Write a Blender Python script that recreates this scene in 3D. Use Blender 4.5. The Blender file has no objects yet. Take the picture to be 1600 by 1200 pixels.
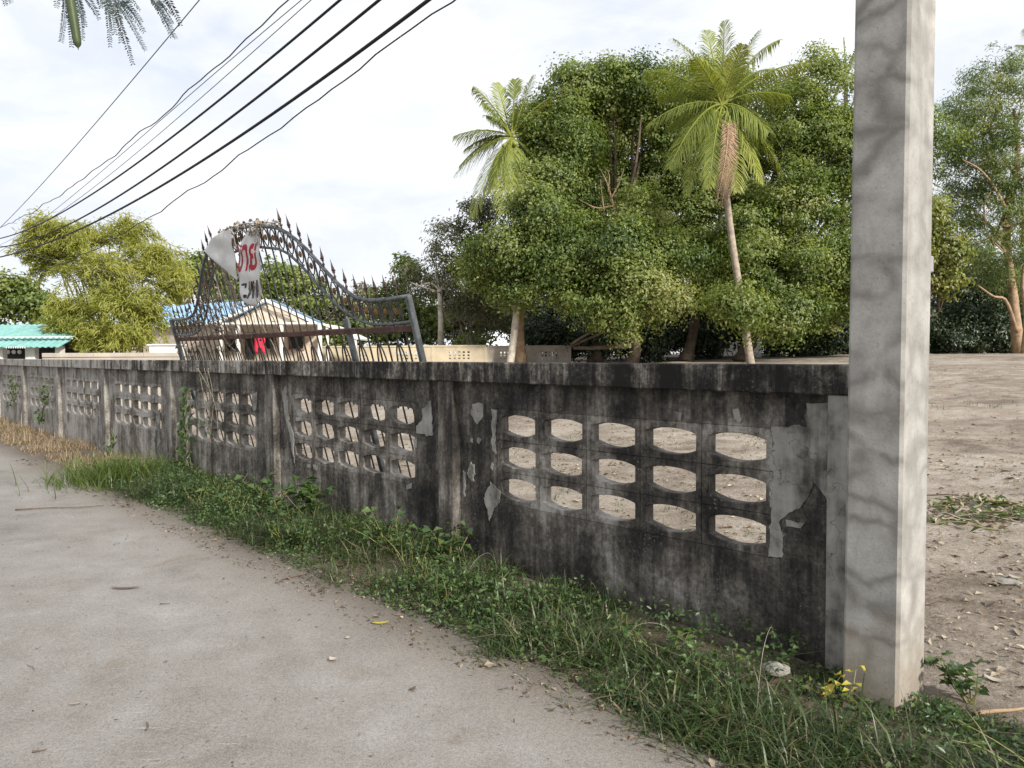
import bpy, bmesh, math, random
import numpy as np
from mathutils import Vector, Matrix

# ------------------------------------------------------------------ camera, sky, sun, exposure
SC = bpy.context.scene
COL = SC.collection
rng = np.random.default_rng(11)
random.seed(11)
FPX = 1200.0
PITCH = math.atan(47 / 1200)
ROLL = -0.005
cam_d = bpy.data.cameras.new('camera')
cam_d.sensor_width = 36.0
cam_d.lens = 27.0
cam_d.clip_end = 3000
cam_d.clip_start = 0.05
cam = bpy.data.objects.new('camera', cam_d)
COL.objects.link(cam)
cam.location = (0, 0, 1.6)
cam.matrix_world = Matrix.Translation((0, 0, 1.6)) @ Matrix.Rotation(math.pi / 2 - PITCH, 4, 'X') @ Matrix.Rotation(ROLL, 4, 'Z')
SC.camera = cam

SUN_EL = math.radians(30)
SUN_AZ = math.radians(142)          # clockwise from +Y (camera forward): behind, to the right
world = bpy.data.worlds.new('World')
SC.world = world
world.use_nodes = True
wn = world.node_tree
wn.nodes.clear()

def nd(nt, typ, inp=None, **at):
    n = nt.nodes.new(typ)
    for k, v in at.items():
        setattr(n, k, v)
    if inp:
        for k, v in inp.items():
            s = n.inputs[k]
            if isinstance(v, bpy.types.NodeSocket):
                nt.links.new(v, s)
            else:
                s.default_value = v
    return n

def ramp(nt, fac, stops, interp='LINEAR'):
    r = nt.nodes.new('ShaderNodeValToRGB')
    r.color_ramp.interpolation = interp
    e = r.color_ramp.elements
    while len(e) < len(stops):
        e.new(0.5)
    for i, (p, c) in enumerate(stops):
        e[i].position = p
        e[i].color = (c[0], c[1], c[2], 1) if not isinstance(c, (int, float)) else (c, c, c, 1)
    nt.links.new(fac, r.inputs[0])
    return r.outputs[0]

def mixc(nt, fac, a, b, mode='MIX'):
    m = nt.nodes.new('ShaderNodeMix')
    m.data_type = 'RGBA'
    m.blend_type = mode
    for s, v in ((m.inputs[0], fac), (m.inputs[6], a), (m.inputs[7], b)):
        if isinstance(v, bpy.types.NodeSocket):
            nt.links.new(v, s)
        elif isinstance(v, (int, float)):
            s.default_value = v
        else:
            s.default_value = (v[0], v[1], v[2], 1)
    return m.outputs[2]

def mth(nt, op, a, b=0.0, clamp=False):
    m = nt.nodes.new('ShaderNodeMath')
    m.operation = op
    m.use_clamp = clamp
    for s, v in ((m.inputs[0], a), (m.inputs[1], b)):
        if isinstance(v, bpy.types.NodeSocket):
            nt.links.new(v, s)
        else:
            s.default_value = v
    return m.outputs[0]

def noise(nt, vec, scale, detail=4.0, rough=0.55, dist=0.0):
    n = nd(nt, 'ShaderNodeTexNoise', {'Vector': vec, 'Scale': scale, 'Detail': detail, 'Roughness': rough, 'Distortion': dist})
    return n.outputs[0]

def scalev(nt, vec, s):
    return nd(nt, 'ShaderNodeMapping', {'Vector': vec, 'Scale': s}).outputs[0]

sky = nd(wn, 'ShaderNodeTexSky')
sky.sky_type = 'NISHITA'
sky.sun_disc = False
sky.sun_elevation = SUN_EL
sky.sun_rotation = SUN_AZ
sky.air_density = 1.2
sky.dust_density = 2.5
tc = nd(wn, 'ShaderNodeTexCoord')
sv = scalev(wn, tc.outputs['Generated'], (1.0, 1.0, 2.6))
cn = noise(wn, sv, 2.1, 6, 0.55, 0.6)
cloud = ramp(wn, cn, [(0.34, 0.78), (0.48, 0.93), (0.60, 1.0)])
cn2 = noise(wn, sv, 4.4, 5, 0.6, 0.3)
cloudcol = ramp(wn, cn2, [(0.38, (0.81, 0.85, 0.95)), (0.56, (0.95, 0.97, 1.0))])
bg_sky = nd(wn, 'ShaderNodeBackground', {'Color': sky.outputs[0], 'Strength': 0.12})
bg_cl = nd(wn, 'ShaderNodeBackground', {'Color': cloudcol, 'Strength': 0.93})
mx = nd(wn, 'ShaderNodeMixShader', {0: cloud, 1: bg_sky.outputs[0], 2: bg_cl.outputs[0]})
wo = nd(wn, 'ShaderNodeOutputWorld', {'Surface': mx.outputs[0]})

sun_d = bpy.data.lights.new('sun', 'SUN')
sun_d.energy = 5.0
sun_d.angle = math.radians(5)
sun_d.color = (1.0, 0.95, 0.87)
sun = bpy.data.objects.new('sun', sun_d)
COL.objects.link(sun)
tosun = Vector((math.sin(SUN_AZ) * math.cos(SUN_EL), math.cos(SUN_AZ) * math.cos(SUN_EL), math.sin(SUN_EL)))
sun.rotation_euler = tosun.to_track_quat('Z', 'Y').to_euler()
sun.location = (20, -20, 20)
vs = SC.view_settings
vs.view_transform = 'Standard'
vs.look = 'None'
vs.exposure = 0.28
vs.gamma = 1.0
vs.use_curve_mapping = False

# ------------------------------------------------------------------ geometry of the place
CAMP = np.array([0, 0, 1.6])
_fw = np.array([0, math.cos(PITCH), -math.sin(PITCH)])
_u0 = np.array([0, math.sin(PITCH), math.cos(PITCH)])
_r0 = np.array([1.0, 0, 0])
_rt = _r0 * math.cos(ROLL) + _u0 * math.sin(ROLL)
_up = -_r0 * math.sin(ROLL) + _u0 * math.cos(ROLL)
def ray(x, y):
    return _fw + _rt * (x - 800) / FPX - _up * (y - 600) / FPX
def at(x, y, Y):                       # point of the place seen at (x, y) in the photograph, Y metres ahead
    v = ray(x, y)
    return CAMP + v * (Y / v[1])
DW = np.array([-.683, .7305, 0]); DW /= np.linalg.norm(DW)      # along the wall, away from the pole
NW = np.array([DW[1], -DW[0], 0])                                # across the wall, into the field
P0 = np.array([1.53, 3.723, 0])
ZU = np.array([0, 0, 1.0])
def W(s, q, z):
    return P0 + DW * s + NW * q + ZU * z
def on_plane(x, y, O, N):
    v = ray(x, y)
    return CAMP + v * (((O - CAMP) @ N) / (v @ N))
def wall_sz(x, y, q):
    p = on_plane(x, y, W(0, q, 0), NW) - P0
    return p @ DW, p[2]
def wall_q(X, Y):
    return (X - P0[0]) * NW[0] + (Y - P0[1]) * NW[1]
def wall_s(X, Y):
    return (X - P0[0]) * DW[0] + (Y - P0[1]) * DW[1]

def _hash_noise(x, y, seed=0):
    xi = np.floor(x).astype(np.int64); yi = np.floor(y).astype(np.int64)
    xf = x - xi; yf = y - yi
    def h(a, b):
        n = (a * 374761393 + b * 668265263 + seed * 974711) & 0x7fffffff
        n = ((n ^ (n >> 13)) * 1274126177) & 0x7fffffff
        return ((n ^ (n >> 16)) & 0xffff) / 65535.0
    u = xf * xf * (3 - 2 * xf); v = yf * yf * (3 - 2 * yf)
    return (h(xi, yi) * (1 - u) + h(xi + 1, yi) * u) * (1 - v) + (h(xi, yi + 1) * (1 - u) + h(xi + 1, yi + 1) * u) * v
def fbm(x, y, seed=0, oct=4):
    t = 0; a = .5
    for i in range(oct):
        t = t + a * _hash_noise(x * 2 ** i, y * 2 ** i, seed + i); a *= .5
    return t
def terrain(X, Y):
    X = np.asarray(X, float); Y = np.asarray(Y, float)
    q = wall_q(X, Y); s = wall_s(X, Y)
    t = np.clip((q - .4) / 34, 0, 1)
    h = 1.47 * t
    bump = (fbm(s * .9, q * .9, 3) - .47) * .16 + (fbm(s * 4, q * 4, 9) - .47) * .05
    h = h + bump * np.clip((q - .1) / 1.2, 0, 1) * np.clip(1.6 - q / 30, .25, 1)
    v = .014 + np.clip(q + 1.0, 0, 1) * .012 + (fbm(s * 3, q * 3, 5) - .47) * .045 + (fbm(s * 14, q * 14, 6) - .47) * .03
    qs = q + .22 * np.clip((1.6 - s) / 2, 0, 1)
    v = v - np.clip(-.86 - qs, 0, 1) * .16
    k = np.clip((q + .1) / .5, 0, 1)
    h = np.where(q < .4, v * (1 - k) + (h + .02) * k, h + .02)
    h = np.where(qs < -1.25, -.06, h)
    return h
def gz(X, Y):
    return float(terrain(np.array([X]), np.array([Y]))[0])

# ------------------------------------------------------------------ mesh helpers
def origin_of(o):
    v = Vector((0, 0, 0))
    while o is not None:
        v = v + o.location
        o = o.parent
    return np.array(v)

def mesh_from(V, F, smooth=False, tint=None, name='mesh'):
    me = bpy.data.meshes.new(name)
    V = np.asarray(V, dtype=np.float32).reshape(-1, 3)
    if isinstance(F, np.ndarray):
        k = F.shape[1]
        me.vertices.add(len(V)); me.vertices.foreach_set('co', V.ravel())
        me.loops.add(F.size); me.loops.foreach_set('vertex_index', F.astype(np.int32).ravel())
        me.polygons.add(len(F)); me.polygons.foreach_set('loop_start', np.arange(0, F.size, k, dtype=np.int32))
        try:
            me.polygons.foreach_set('loop_total', np.full(len(F), k, dtype=np.int32))
        except Exception:
            pass
        me.update(calc_edges=True)
    else:
        me.from_pydata([tuple(map(float, v)) for v in V], [], F)
        me.update()
    if tint is not None:
        a = me.attributes.new('tint', 'FLOAT', 'POINT')
        a.data.foreach_set('value', np.asarray(tint, dtype=np.float32))
    if smooth:
        me.polygons.foreach_set('use_smooth', np.ones(len(me.polygons), dtype=bool))
    return me

def obj(name, V, F, mat, parent=None, smooth=False, tint=None, loc=None):
    """one mesh object; V in world coordinates"""
    V = np.asarray(V, dtype=float).reshape(-1, 3)
    if parent is not None:
        V = V - origin_of(parent)
        me = mesh_from(V, F, smooth, tint, name)
        o = bpy.data.objects.new(name, me)
        o.parent = parent
    else:
        if loc is None:
            lo, hi = V.min(0), V.max(0)
            loc = np.array([(lo[0] + hi[0]) / 2, (lo[1] + hi[1]) / 2, lo[2]])
        me = mesh_from(V - loc, F, smooth, tint, name)
        o = bpy.data.objects.new(name, me)
        o.location = tuple(loc)
    me.materials.append(mat)
    COL.objects.link(o)
    return o

def tag(o, label=None, cat=None, group=None, kind=None):
    if label: o['label'] = label
    if cat: o['category'] = cat
    if group: o['group'] = group
    if kind: o['kind'] = kind
    return o

def thing(name, loc, label, cat, group=None):
    o = bpy.data.objects.new(name, None)
    o.empty_display_size = .2
    o.location = tuple(float(a) for a in loc)
    COL.objects.link(o)
    return tag(o, label, cat, group)

class MB:
    def __init__(self):
        self.V = []; self.F = []
    def add(self, V, F):
        b = len(self.V)
        self.V.extend([np.asarray(v, float) for v in V])
        self.F.extend([tuple(i + b for i in f) for f in F])
        return self
    def box(self, o, ax, ay, az, bev=0.0):
        """box with corner o and edge vectors"""
        o, ax, ay, az = [np.asarray(a, float) for a in (o, ax, ay, az)]
        if bev <= 0:
            V = [o, o + ax, o + ax + ay, o + ay, o + az, o + ax + az, o + ax + ay + az, o + ay + az]
            return self.add(V, [(0, 3, 2, 1), (4, 5, 6, 7), (0, 1, 5, 4), (1, 2, 6, 5), (2, 3, 7, 6), (3, 0, 4, 7)])
        bm = bmesh.new()
        bmesh.ops.create_cube(bm, size=1)
        L = [np.linalg.norm(a) for a in (ax, ay, az)]
        for v in bm.verts:
            v.co = Vector(((v.co.x + .5) * L[0], (v.co.y + .5) * L[1], (v.co.z + .5) * L[2]))
        bmesh.ops.bevel(bm, geom=bm.edges[:], offset=bev, segments=1, affect='EDGES')
        bm.verts.index_update()
        u = [ax / L[0], ay / L[1], az / L[2]]
        V = [o + u[0] * v.co.x + u[1] * v.co.y + u[2] * v.co.z for v in bm.verts]
        F = [tuple(v.index for v in f.verts) for f in bm.faces]
        bm.free()
        return self.add(V, F)
    def tube(self, pts, rad, seg=6, cap=True, squash=None):
        pts = [np.asarray(p, float) for p in pts]
        n = len(pts)
        if isinstance(rad, (int, float)): rad = [rad] * n
        up = None; rings = []; V = []
        for i in range(n):
            t = pts[min(i + 1, n - 1)] - pts[max(i - 1, 0)]
            l = np.linalg.norm(t); t = t / l if l > 1e-9 else np.array([0, 0, 1.])
            if up is None:
                up = np.array([0, 0, 1.]) if abs(t[2]) < .9 else np.array([1., 0, 0])
            a = up - t * (up @ t); la = np.linalg.norm(a)
            if la < 1e-6:
                a = np.cross(t, [1., 0, 0]); la = np.linalg.norm(a)
            a /= la; b = np.cross(t, a); up = a
            for k in range(seg):
                w = 2 * math.pi * k / seg
                V.append(pts[i] + (a * math.cos(w) + b * math.sin(w)) * rad[i])
        F = []
        for i in range(n - 1):
            for k in range(seg):
                k2 = (k + 1) % seg
                F.append((i * seg + k, i * seg + k2, (i + 1) * seg + k2, (i + 1) * seg + k))
        if cap:
            F.append(tuple(range(seg - 1, -1, -1)))
            F.append(tuple((n - 1) * seg + k for k in range(seg)))
        return self.add(V, F)
    def lathe(self, base, axis, prof, seg=8):
        axis = np.asarray(axis, float); axis /= np.linalg.norm(axis)
        pts = [np.asarray(base, float) + axis * h for h, r in prof]
        return self.tube(pts, [max(r, 1e-4) for h, r in prof], seg)
    def prism(self, poly, off):
        """poly: list of 3-D points (planar), extruded by vector off"""
        n = len(poly)
        V = [np.asarray(p, float) for p in poly] + [np.asarray(p, float) + off for p in poly]
        F = [tuple(range(n))[::-1], tuple(range(n, 2 * n))] + [(i, (i + 1) % n, n + (i + 1) % n, n + i) for i in range(n)]
        return self.add(V, F)
    def build(self, name, mat, parent=None, smooth=False):
        return obj(name, np.array(self.V), self.F, mat, parent, smooth)

def curve_pts(ctrl, n=24):
    """Catmull-Rom through control points"""
    c = [np.asarray(p, float) for p in ctrl]
    c = [2 * c[0] - c[1]] + c + [2 * c[-1] - c[-2]]
    out = []
    m = len(c) - 3
    for i in range(n):
        u = i / (n - 1) * m
        k = min(int(u), m - 1); t = u - k
        a, b, cc, d = c[k], c[k + 1], c[k + 2], c[k + 3]
        out.append(.5 * ((2 * b) + (cc - a) * t + (2 * a - 5 * b + 4 * cc - d) * t * t + (3 * b - a - 3 * cc + d) * t ** 3))
    return out

def unit(a):
    return a / np.maximum(np.linalg.norm(a, axis=-1, keepdims=True), 1e-9)

def leaf_arrays(C, Nn, A, L, Wd, fold=.25):
    """diamond leaves: centre C, normal Nn, axis A, length L, width Wd -> verts, tris"""
    A = unit(A - Nn * (A * Nn).sum(1, keepdims=True))
    B = np.cross(Nn, A)
    L = L[:, None]; Wd = Wd[:, None]
    b = C - A * L * .5
    t = C + A * L * .5 - Nn * L * .12
    l = C + B * Wd * .5 + Nn * Wd * fold - A * L * .05
    r = C - B * Wd * .5 + Nn * Wd * fold - A * L * .05
    n = len(C)
    V = np.stack([b, l, t, r], 1).reshape(-1, 3)
    i = np.arange(n)[:, None] * 4
    F = np.concatenate([i + [0, 2, 1], i + [0, 3, 2]], 1).reshape(-1, 3)
    return V, F

# ------------------------------------------------------------------ materials
def mat_new(name):
    m = bpy.data.materials.new(name)
    m.use_nodes = True
    nt = m.node_tree
    nt.nodes.clear()
    out = nd(nt, 'ShaderNodeOutputMaterial')
    return m, nt, out

def principled(nt, out, color, rough=.8, bump=None, bstr=.3, bdist=.01, metal=0.0, spec=.3):
    p = nd(nt, 'ShaderNodeBsdfPrincipled', {'Roughness': rough, 'Metallic': metal, 'Specular IOR Level': spec})
    if isinstance(color, bpy.types.NodeSocket):
        nt.links.new(color, p.inputs['Base Color'])
    else:
        p.inputs['Base Color'].default_value = (*color, 1)
    if bump is not None:
        b = nd(nt, 'ShaderNodeBump', {'Height': bump, 'Strength': bstr, 'Distance': bdist})
        nt.links.new(b.outputs[0], p.inputs['Normal'])
    nt.links.new(p.outputs[0], out.inputs[0])
    return p

def mat_plain(name, color, rough=.7, metal=0.0, var=.25, scale=8.0, spec=.3):
    m, nt, out = mat_new(name)
    g = nd(nt, 'ShaderNodeNewGeometry')
    n1 = noise(nt, g.outputs['Position'], scale, 5, .6)
    c = np.array(color)
    col = ramp(nt, n1, [(.3, tuple(c * (1 - var))), (.7, tuple(np.minimum(c * (1 + var), 1)))])
    principled(nt, out, col, rough, n1, .15, .01, metal, spec)
    return m

def mat_leaf(name, stops, trans=.35, rough=.42, spec=.55, tint_t=None):
    m, nt, out = mat_new(name)
    a = nd(nt, 'ShaderNodeAttribute', attribute_name='tint')
    col = ramp(nt, a.outputs['Fac'], stops)
    p = nd(nt, 'ShaderNodeBsdfPrincipled', {'Base Color': col, 'Roughness': rough, 'Specular IOR Level': spec})
    tcol = mixc(nt, 1.0, col, (1.15, 1.1, .55), 'MULTIPLY')
    t = nd(nt, 'ShaderNodeBsdfTranslucent', {'Color': tcol})
    mxs = nd(nt, 'ShaderNodeMixShader', {0: trans, 1: p.outputs[0], 2: t.outputs[0]})
    nt.links.new(mxs.outputs[0], out.inputs[0])
    return m

def wall_coords(nt):
    g = nd(nt, 'ShaderNodeNewGeometry')
    r = nd(nt, 'ShaderNodeVectorMath', {0: g.outputs['Position'], 1: tuple(P0)}, operation='SUBTRACT').outputs[0]
    s = nd(nt, 'ShaderNodeVectorMath', {0: r, 1: tuple(DW)}, operation='DOT_PRODUCT').outputs['Value']
    q = nd(nt, 'ShaderNodeVectorMath', {0: r, 1: tuple(NW)}, operation='DOT_PRODUCT').outputs['Value']
    z = nd(nt, 'ShaderNodeSeparateXYZ', {0: g.outputs['Position']}).outputs[2]
    v = nd(nt, 'ShaderNodeCombineXYZ', {0: s, 1: q, 2: z}).outputs[0]
    return g, s, q, z, v

def mat_wall(name, bias=0.0, drip=.5, contrast=1.0):
    m, nt, out = mat_new(name)
    g, s, q, z, v = wall_coords(nt)
    st = noise(nt, scalev(nt, v, (6, 6, .8)), 1.0, 9, .68, .5)
    st2 = noise(nt, scalev(nt, v, (26, 26, 1.3)), 1.0, 4, .6)
    bl = noise(nt, v, 2.3, 9, .66, .35)
    sp = noise(nt, v, 34, 6, .7)
    sum1 = mth(nt, 'ADD', mth(nt, 'MULTIPLY', st, drip), mth(nt, 'MULTIPLY', bl, .82 - drip))
    sum1 = mth(nt, 'ADD', sum1, mth(nt, 'MULTIPLY', st2, .12))
    sum1 = mth(nt, 'ADD', sum1, mth(nt, 'MULTIPLY', mth(nt, 'SUBTRACT', sp, .18), .22))
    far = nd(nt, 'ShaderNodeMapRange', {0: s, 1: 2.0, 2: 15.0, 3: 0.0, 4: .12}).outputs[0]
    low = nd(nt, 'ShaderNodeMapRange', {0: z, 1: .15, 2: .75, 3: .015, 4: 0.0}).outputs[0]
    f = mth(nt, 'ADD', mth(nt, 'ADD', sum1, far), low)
    f = mth(nt, 'ADD', f, bias)
    f = mth(nt, 'ADD', mth(nt, 'MULTIPLY', mth(nt, 'SUBTRACT', f, .54), contrast), .54)
    col = ramp(nt, f, [(.42, (.016, .015, .014)), (.50, (.038, .035, .032)), (.57, (.088, .078, .067)),
                       (.64, (.185, .168, .147)), (.73, (.37, .35, .32))])
    # mould that settled in the last metre of render: fine white lichen specks
    lich = ramp(nt, noise(nt, v, 60, 3, .6), [(.60, 0.0), (.70, .6)])
    lz = ramp(nt, noise(nt, v, 3.1, 3, .6), [(.45, 0.0), (.62, 1.0)])
    col = mixc(nt, mth(nt, 'MULTIPLY', lich, lz), col, (.30, .285, .26))
    hgt = mth(nt, 'ADD', mth(nt, 'MULTIPLY', bl, .8), mth(nt, 'MULTIPLY', sp, .5))
    principled(nt, out, col, .9, hgt, .55, .012, spec=.2)
    return m

M = {}
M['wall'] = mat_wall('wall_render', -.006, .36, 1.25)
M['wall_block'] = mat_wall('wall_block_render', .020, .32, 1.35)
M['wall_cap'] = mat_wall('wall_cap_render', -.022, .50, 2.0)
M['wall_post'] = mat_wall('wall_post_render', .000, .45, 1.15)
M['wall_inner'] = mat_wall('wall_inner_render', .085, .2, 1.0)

# old light plaster
m, nt, out = mat_new('old_plaster')
g, s_, q_, z_, v_ = wall_coords(nt)
n1 = noise(nt, v_, 5, 7, .65); n2 = noise(nt, scalev(nt, v_, (10, 10, 1.2)), 1, 5, .6)
vor = nd(nt, 'ShaderNodeTexVoronoi', {'Vector': scalev(nt, nd(nt, 'ShaderNodeVectorMath', {0: v_, 1: nd(nt, 'ShaderNodeTexNoise', {'Vector': v_, 'Scale': 4.0, 'Detail': 4.0}).outputs['Color']}, operation='ADD').outputs[0], (1, 1, 1)), 'Scale': 1.5}, feature='DISTANCE_TO_EDGE').outputs['Distance']
crack = ramp(nt, vor, [(0.002, 1.0), (0.006, 0.0)])
cm = mth(nt, 'ADD', mth(nt, 'MULTIPLY', n1, .6), mth(nt, 'MULTIPLY', n2, .4))
pc = ramp(nt, cm, [(.34, (.045, .042, .038)), (.42, (.13, .122, .11)), (.50, (.25, .238, .215)), (.62, (.36, .345, .315))])
pc = mixc(nt, mth(nt, 'MULTIPLY', crack, .75), pc, (.05, .048, .045))
principled(nt, out, pc, .9, n1, .4, .01, spec=.2)
M['plaster'] = m

# concrete pole with wavy water marks
def mat_pole(name, strength):
    m, nt, out = mat_new(name)
    g = nd(nt, 'ShaderNodeNewGeometry')
    pos = g.outputs['Position']
    zz = nd(nt, 'ShaderNodeSeparateXYZ', {0: pos}).outputs[2]
    wob = nd(nt, 'ShaderNodeTexNoise', {'Vector': pos, 'Scale': 3.2, 'Detail': 3.0, 'Roughness': .5}).outputs['Color']
    wv = nd(nt, 'ShaderNodeVectorMath', {0: pos, 1: nd(nt, 'ShaderNodeVectorMath', {0: wob, 'Scale': .26}, operation='SCALE').outputs[0]}, operation='ADD').outputs[0]
    vo = nd(nt, 'ShaderNodeTexVoronoi', {'Vector': scalev(nt, wv, (3.2, 3.2, 5.2)), 'Scale': 1.0, 'Randomness': 1.0}, feature='DISTANCE_TO_EDGE').outputs['Distance']
    n_a = noise(nt, pos, 2.6, 4, .55); n_b = noise(nt, pos, 9, 6, .6); n_f = noise(nt, pos, 70, 5, .65)
    edge_w = ramp(nt, vo, [(0.0, 1.0), (.05, .85), (.14, .36), (.30, 0.0)])
    edge_m = ramp(nt, n_a, [(.36, 0.25), (.50, 1.0)])
    ed = mth(nt, 'MULTIPLY', edge_w, edge_m)
    base = ramp(nt, mth(nt, 'ADD', mth(nt, 'MULTIPLY', n_b, .7), mth(nt, 'MULTIPLY', n_f, .3)), [(.3, (.28, .265, .242)), (.5, (.37, .356, .33)), (.7, (.45, .436, .408))])
    c1 = mixc(nt, mth(nt, 'MULTIPLY', ed, strength), base, (.105, .097, .085))
    smud = ramp(nt, noise(nt, scalev(nt, pos, (6, 6, 2.0)), 1.0, 4, .6), [(.50, 0.0), (.66, .6)])
    c1 = mixc(nt, smud, c1, (.21, .20, .185))
    # soil stain at its foot
    foot = nd(nt, 'ShaderNodeMapRange', {0: mth(nt, 'ADD', zz, mth(nt, 'MULTIPLY', mth(nt, 'SUBTRACT', n_b, .5), .5)), 1: .5, 2: .1, 3: 0.0, 4: .6}).outputs[0]
    c1 = mixc(nt, foot, c1, (.24, .19, .135))
    pit = ramp(nt, noise(nt, pos, 55, 2, .5), [(.655, 0.0), (.70, .8)])
    c1 = mixc(nt, mth(nt, 'MULTIPLY', pit, .35), c1, (.12, .11, .10))
    principled(nt, out, c1, .85, mth(nt, 'ADD', n_f, mth(nt, 'MULTIPLY', n_b, .8)), .3, .004, spec=.25)
    return m
M['pole'] = mat_pole('pole_concrete_stained', .70)
M['pole_clean'] = mat_pole('pole_concrete', .38)

# road
m, nt, out = mat_new('road_concrete')
g = nd(nt, 'ShaderNodeNewGeometry'); pos = g.outputs['Position']
r1 = noise(nt, pos, .55, 5, .6, .4); r2 = noise(nt, pos, 3.1, 7, .65); r3 = noise(nt, pos, 45, 6, .75); r4 = noise(nt, pos, 160, 3, .7)
rs = mth(nt, 'ADD', mth(nt, 'ADD', mth(nt, 'MULTIPLY', r1, .34), mth(nt, 'MULTIPLY', r2, .33)), mth(nt, 'MULTIPLY', r3, .33))
rc = ramp(nt, rs, [(.38, (.160, .146, .129)), (.46, (.218, .203, .184)), (.53, (.252, .237, .218)), (.62, (.305, .291, .274))])
spk = ramp(nt, noise(nt, pos, 38, 3, .6), [(.66, 0.0), (.70, .8)])
spm = ramp(nt, noise(nt, pos, 1.3, 4, .6), [(.42, .25), (.56, 1.0)])
rc = mixc(nt, mth(nt, 'MULTIPLY', spk, spm), rc, (.10, .08, .06))
wsc = ramp(nt, noise(nt, nd(nt, 'ShaderNodeMapping', {'Vector': pos, 'Rotation': (0, 0, .5), 'Scale': (6, 42, 6)}).outputs[0], 1.0, 5, .65), [(.60, 0.0), (.70, .55)])
wsm = ramp(nt, noise(nt, pos, .8, 3, .6), [(.50, 0.0), (.64, 1.0)])
rc = mixc(nt, mth(nt, 'MULTIPLY', wsc, wsm), rc, (.42, .405, .39))
br = ramp(nt, noise(nt, pos, 2.2, 5, .6, .5), [(.60, 0.0), (.72, .5)])
rc = mixc(nt, br, rc, (.17, .135, .095))
rq = nd(nt, 'ShaderNodeVectorMath', {0: nd(nt, 'ShaderNodeVectorMath', {0: pos, 1: tuple(P0)}, operation='SUBTRACT').outputs[0], 1: tuple(NW)}, operation='DOT_PRODUCT').outputs['Value']
edg = nd(nt, 'ShaderNodeMapRange', {0: mth(nt, 'ADD', rq, mth(nt, 'MULTIPLY', mth(nt, 'SUBTRACT', r2, .5), .8)), 1: -1.5, 2: -1.05, 3: 0.0, 4: .5}).outputs[0]
rc = mixc(nt, edg, rc, (.155, .12, .085))
gr = ramp(nt, mth(nt, 'ADD', mth(nt, 'MULTIPLY', r4, .6), mth(nt, 'MULTIPLY', noise(nt, pos, 380, 2, .6), .4)), [(.36, .50), (.5, 1.0), (.64, 1.36)])
rc = mixc(nt, 1.0, rc, gr, 'MULTIPLY')
principled(nt, out, rc, .88, mth(nt, 'ADD', mth(nt, 'MULTIPLY', r3, .5), mth(nt, 'MULTIPLY', r4, .5)), .6, .006, spec=.25)
M['road'] = m

# soil
m, nt, out = mat_new('bare_soil')
g = nd(nt, 'ShaderNodeNewGeometry'); pos = g.outputs['Position']
r1 = noise(nt, pos, .35, 6, .62, .5); r2 = noise(nt, pos, 2.4, 8, .68, .3); r3 = noise(nt, pos, 24, 6, .72)
rs = mth(nt, 'ADD', mth(nt, 'ADD', mth(nt, 'MULTIPLY', r1, .4), mth(nt, 'MULTIPLY', r2, .38)), mth(nt, 'MULTIPLY', r3, .22))
rc = ramp(nt, rs, [(.38, (.115, .092, .072)), (.45, (.225, .187, .150)), (.52, (.325, .280, .230)), (.60, (.43, .385, .33))])
rr = ramp(nt, noise(nt, pos, .9, 4, .6), [(.58, 0.0), (.70, .55)])
rc = mixc(nt, mth(nt, 'MULTIPLY', rr, .6), rc, (.34, .23, .15))
rq = nd(nt, 'ShaderNodeVectorMath', {0: nd(nt, 'ShaderNodeVectorMath', {0: pos, 1: tuple(P0)}, operation='SUBTRACT').outputs[0], 1: tuple(NW)}, operation='DOT_PRODUCT').outputs['Value']
edg = nd(nt, 'ShaderNodeMapRange', {0: mth(nt, 'ADD', rq, mth(nt, 'MULTIPLY', mth(nt, 'SUBTRACT', r2, .5), .6)), 1: .35, 2: -.1, 3: 0.0, 4: .8}).outputs[0]
rc = mixc(nt, edg, rc, (.105, .080, .055))
principled(nt, out, rc, .95, mth(nt, 'ADD', mth(nt, 'MULTIPLY', r2, .7), mth(nt, 'MULTIPLY', r3, .6)), .9, .06, spec=.15)
M['soil'] = m

M['gate_grey'] = mat_plain('gate_worn_grey_paint', (.125, .135, .14), .5, .3, .5, 14)
M['gate_rust'] = mat_plain('gate_rusty_iron', (.075, .052, .042), .75, .2, .6, 18)
M['gate_rail'] = mat_plain('gate_rusty_rail', (.10, .055, .045), .8, .1, .5, 10)
M['gate_bar'] = mat_plain('gate_dull_bar', (.085, .078, .070), .65, .3, .5, 16)
M['gate_gold'] = mat_plain('gate_rosette_rust', (.22, .115, .05), .7, .2, .6, 20)
M['cable'] = mat_plain('black_cable', (.02, .02, .022), .6, 0, .2, 3)
M['cable_thin'] = mat_plain('grey_cable', (.10, .10, .11), .6, 0, .2, 3)
M['banner'] = mat_plain('vinyl_banner', (.66, .66, .65), .55, 0, .12, 9)
M['ink_red'] = mat_plain('red_print', (.42, .03, .055), .6, 0, .2, 30)
M['ink_black'] = mat_plain('dark_print', (.02, .022, .04), .6, 0, .2, 30)
M['bark_grey'] = mat_plain('grey_bark', (.24, .20, .16), .9, 0, .45, 6)
M['bark_dark'] = mat_plain('dark_bark', (.10, .075, .055), .9, 0, .45, 6)
M['bark_tan'] = mat_plain('tan_bark', (.32, .22, .14), .9, 0, .4, 5)
M['bark_pale'] = mat_plain('pale_bark', (.46, .41, .34), .9, 0, .3, 5)
M['palm_trunk'] = mat_plain('palm_trunk', (.30, .25, .20), .9, 0, .35, 7)
M['culm'] = mat_plain('bamboo_culm', (.20, .19, .07), .6, 0, .35, 5)
M['vine'] = mat_plain('dry_vine', (.26, .225, .18), .9, 0, .4, 12)
M['twig'] = mat_plain('twig', (.13, .095, .07), .9, 0, .4, 12)
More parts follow.
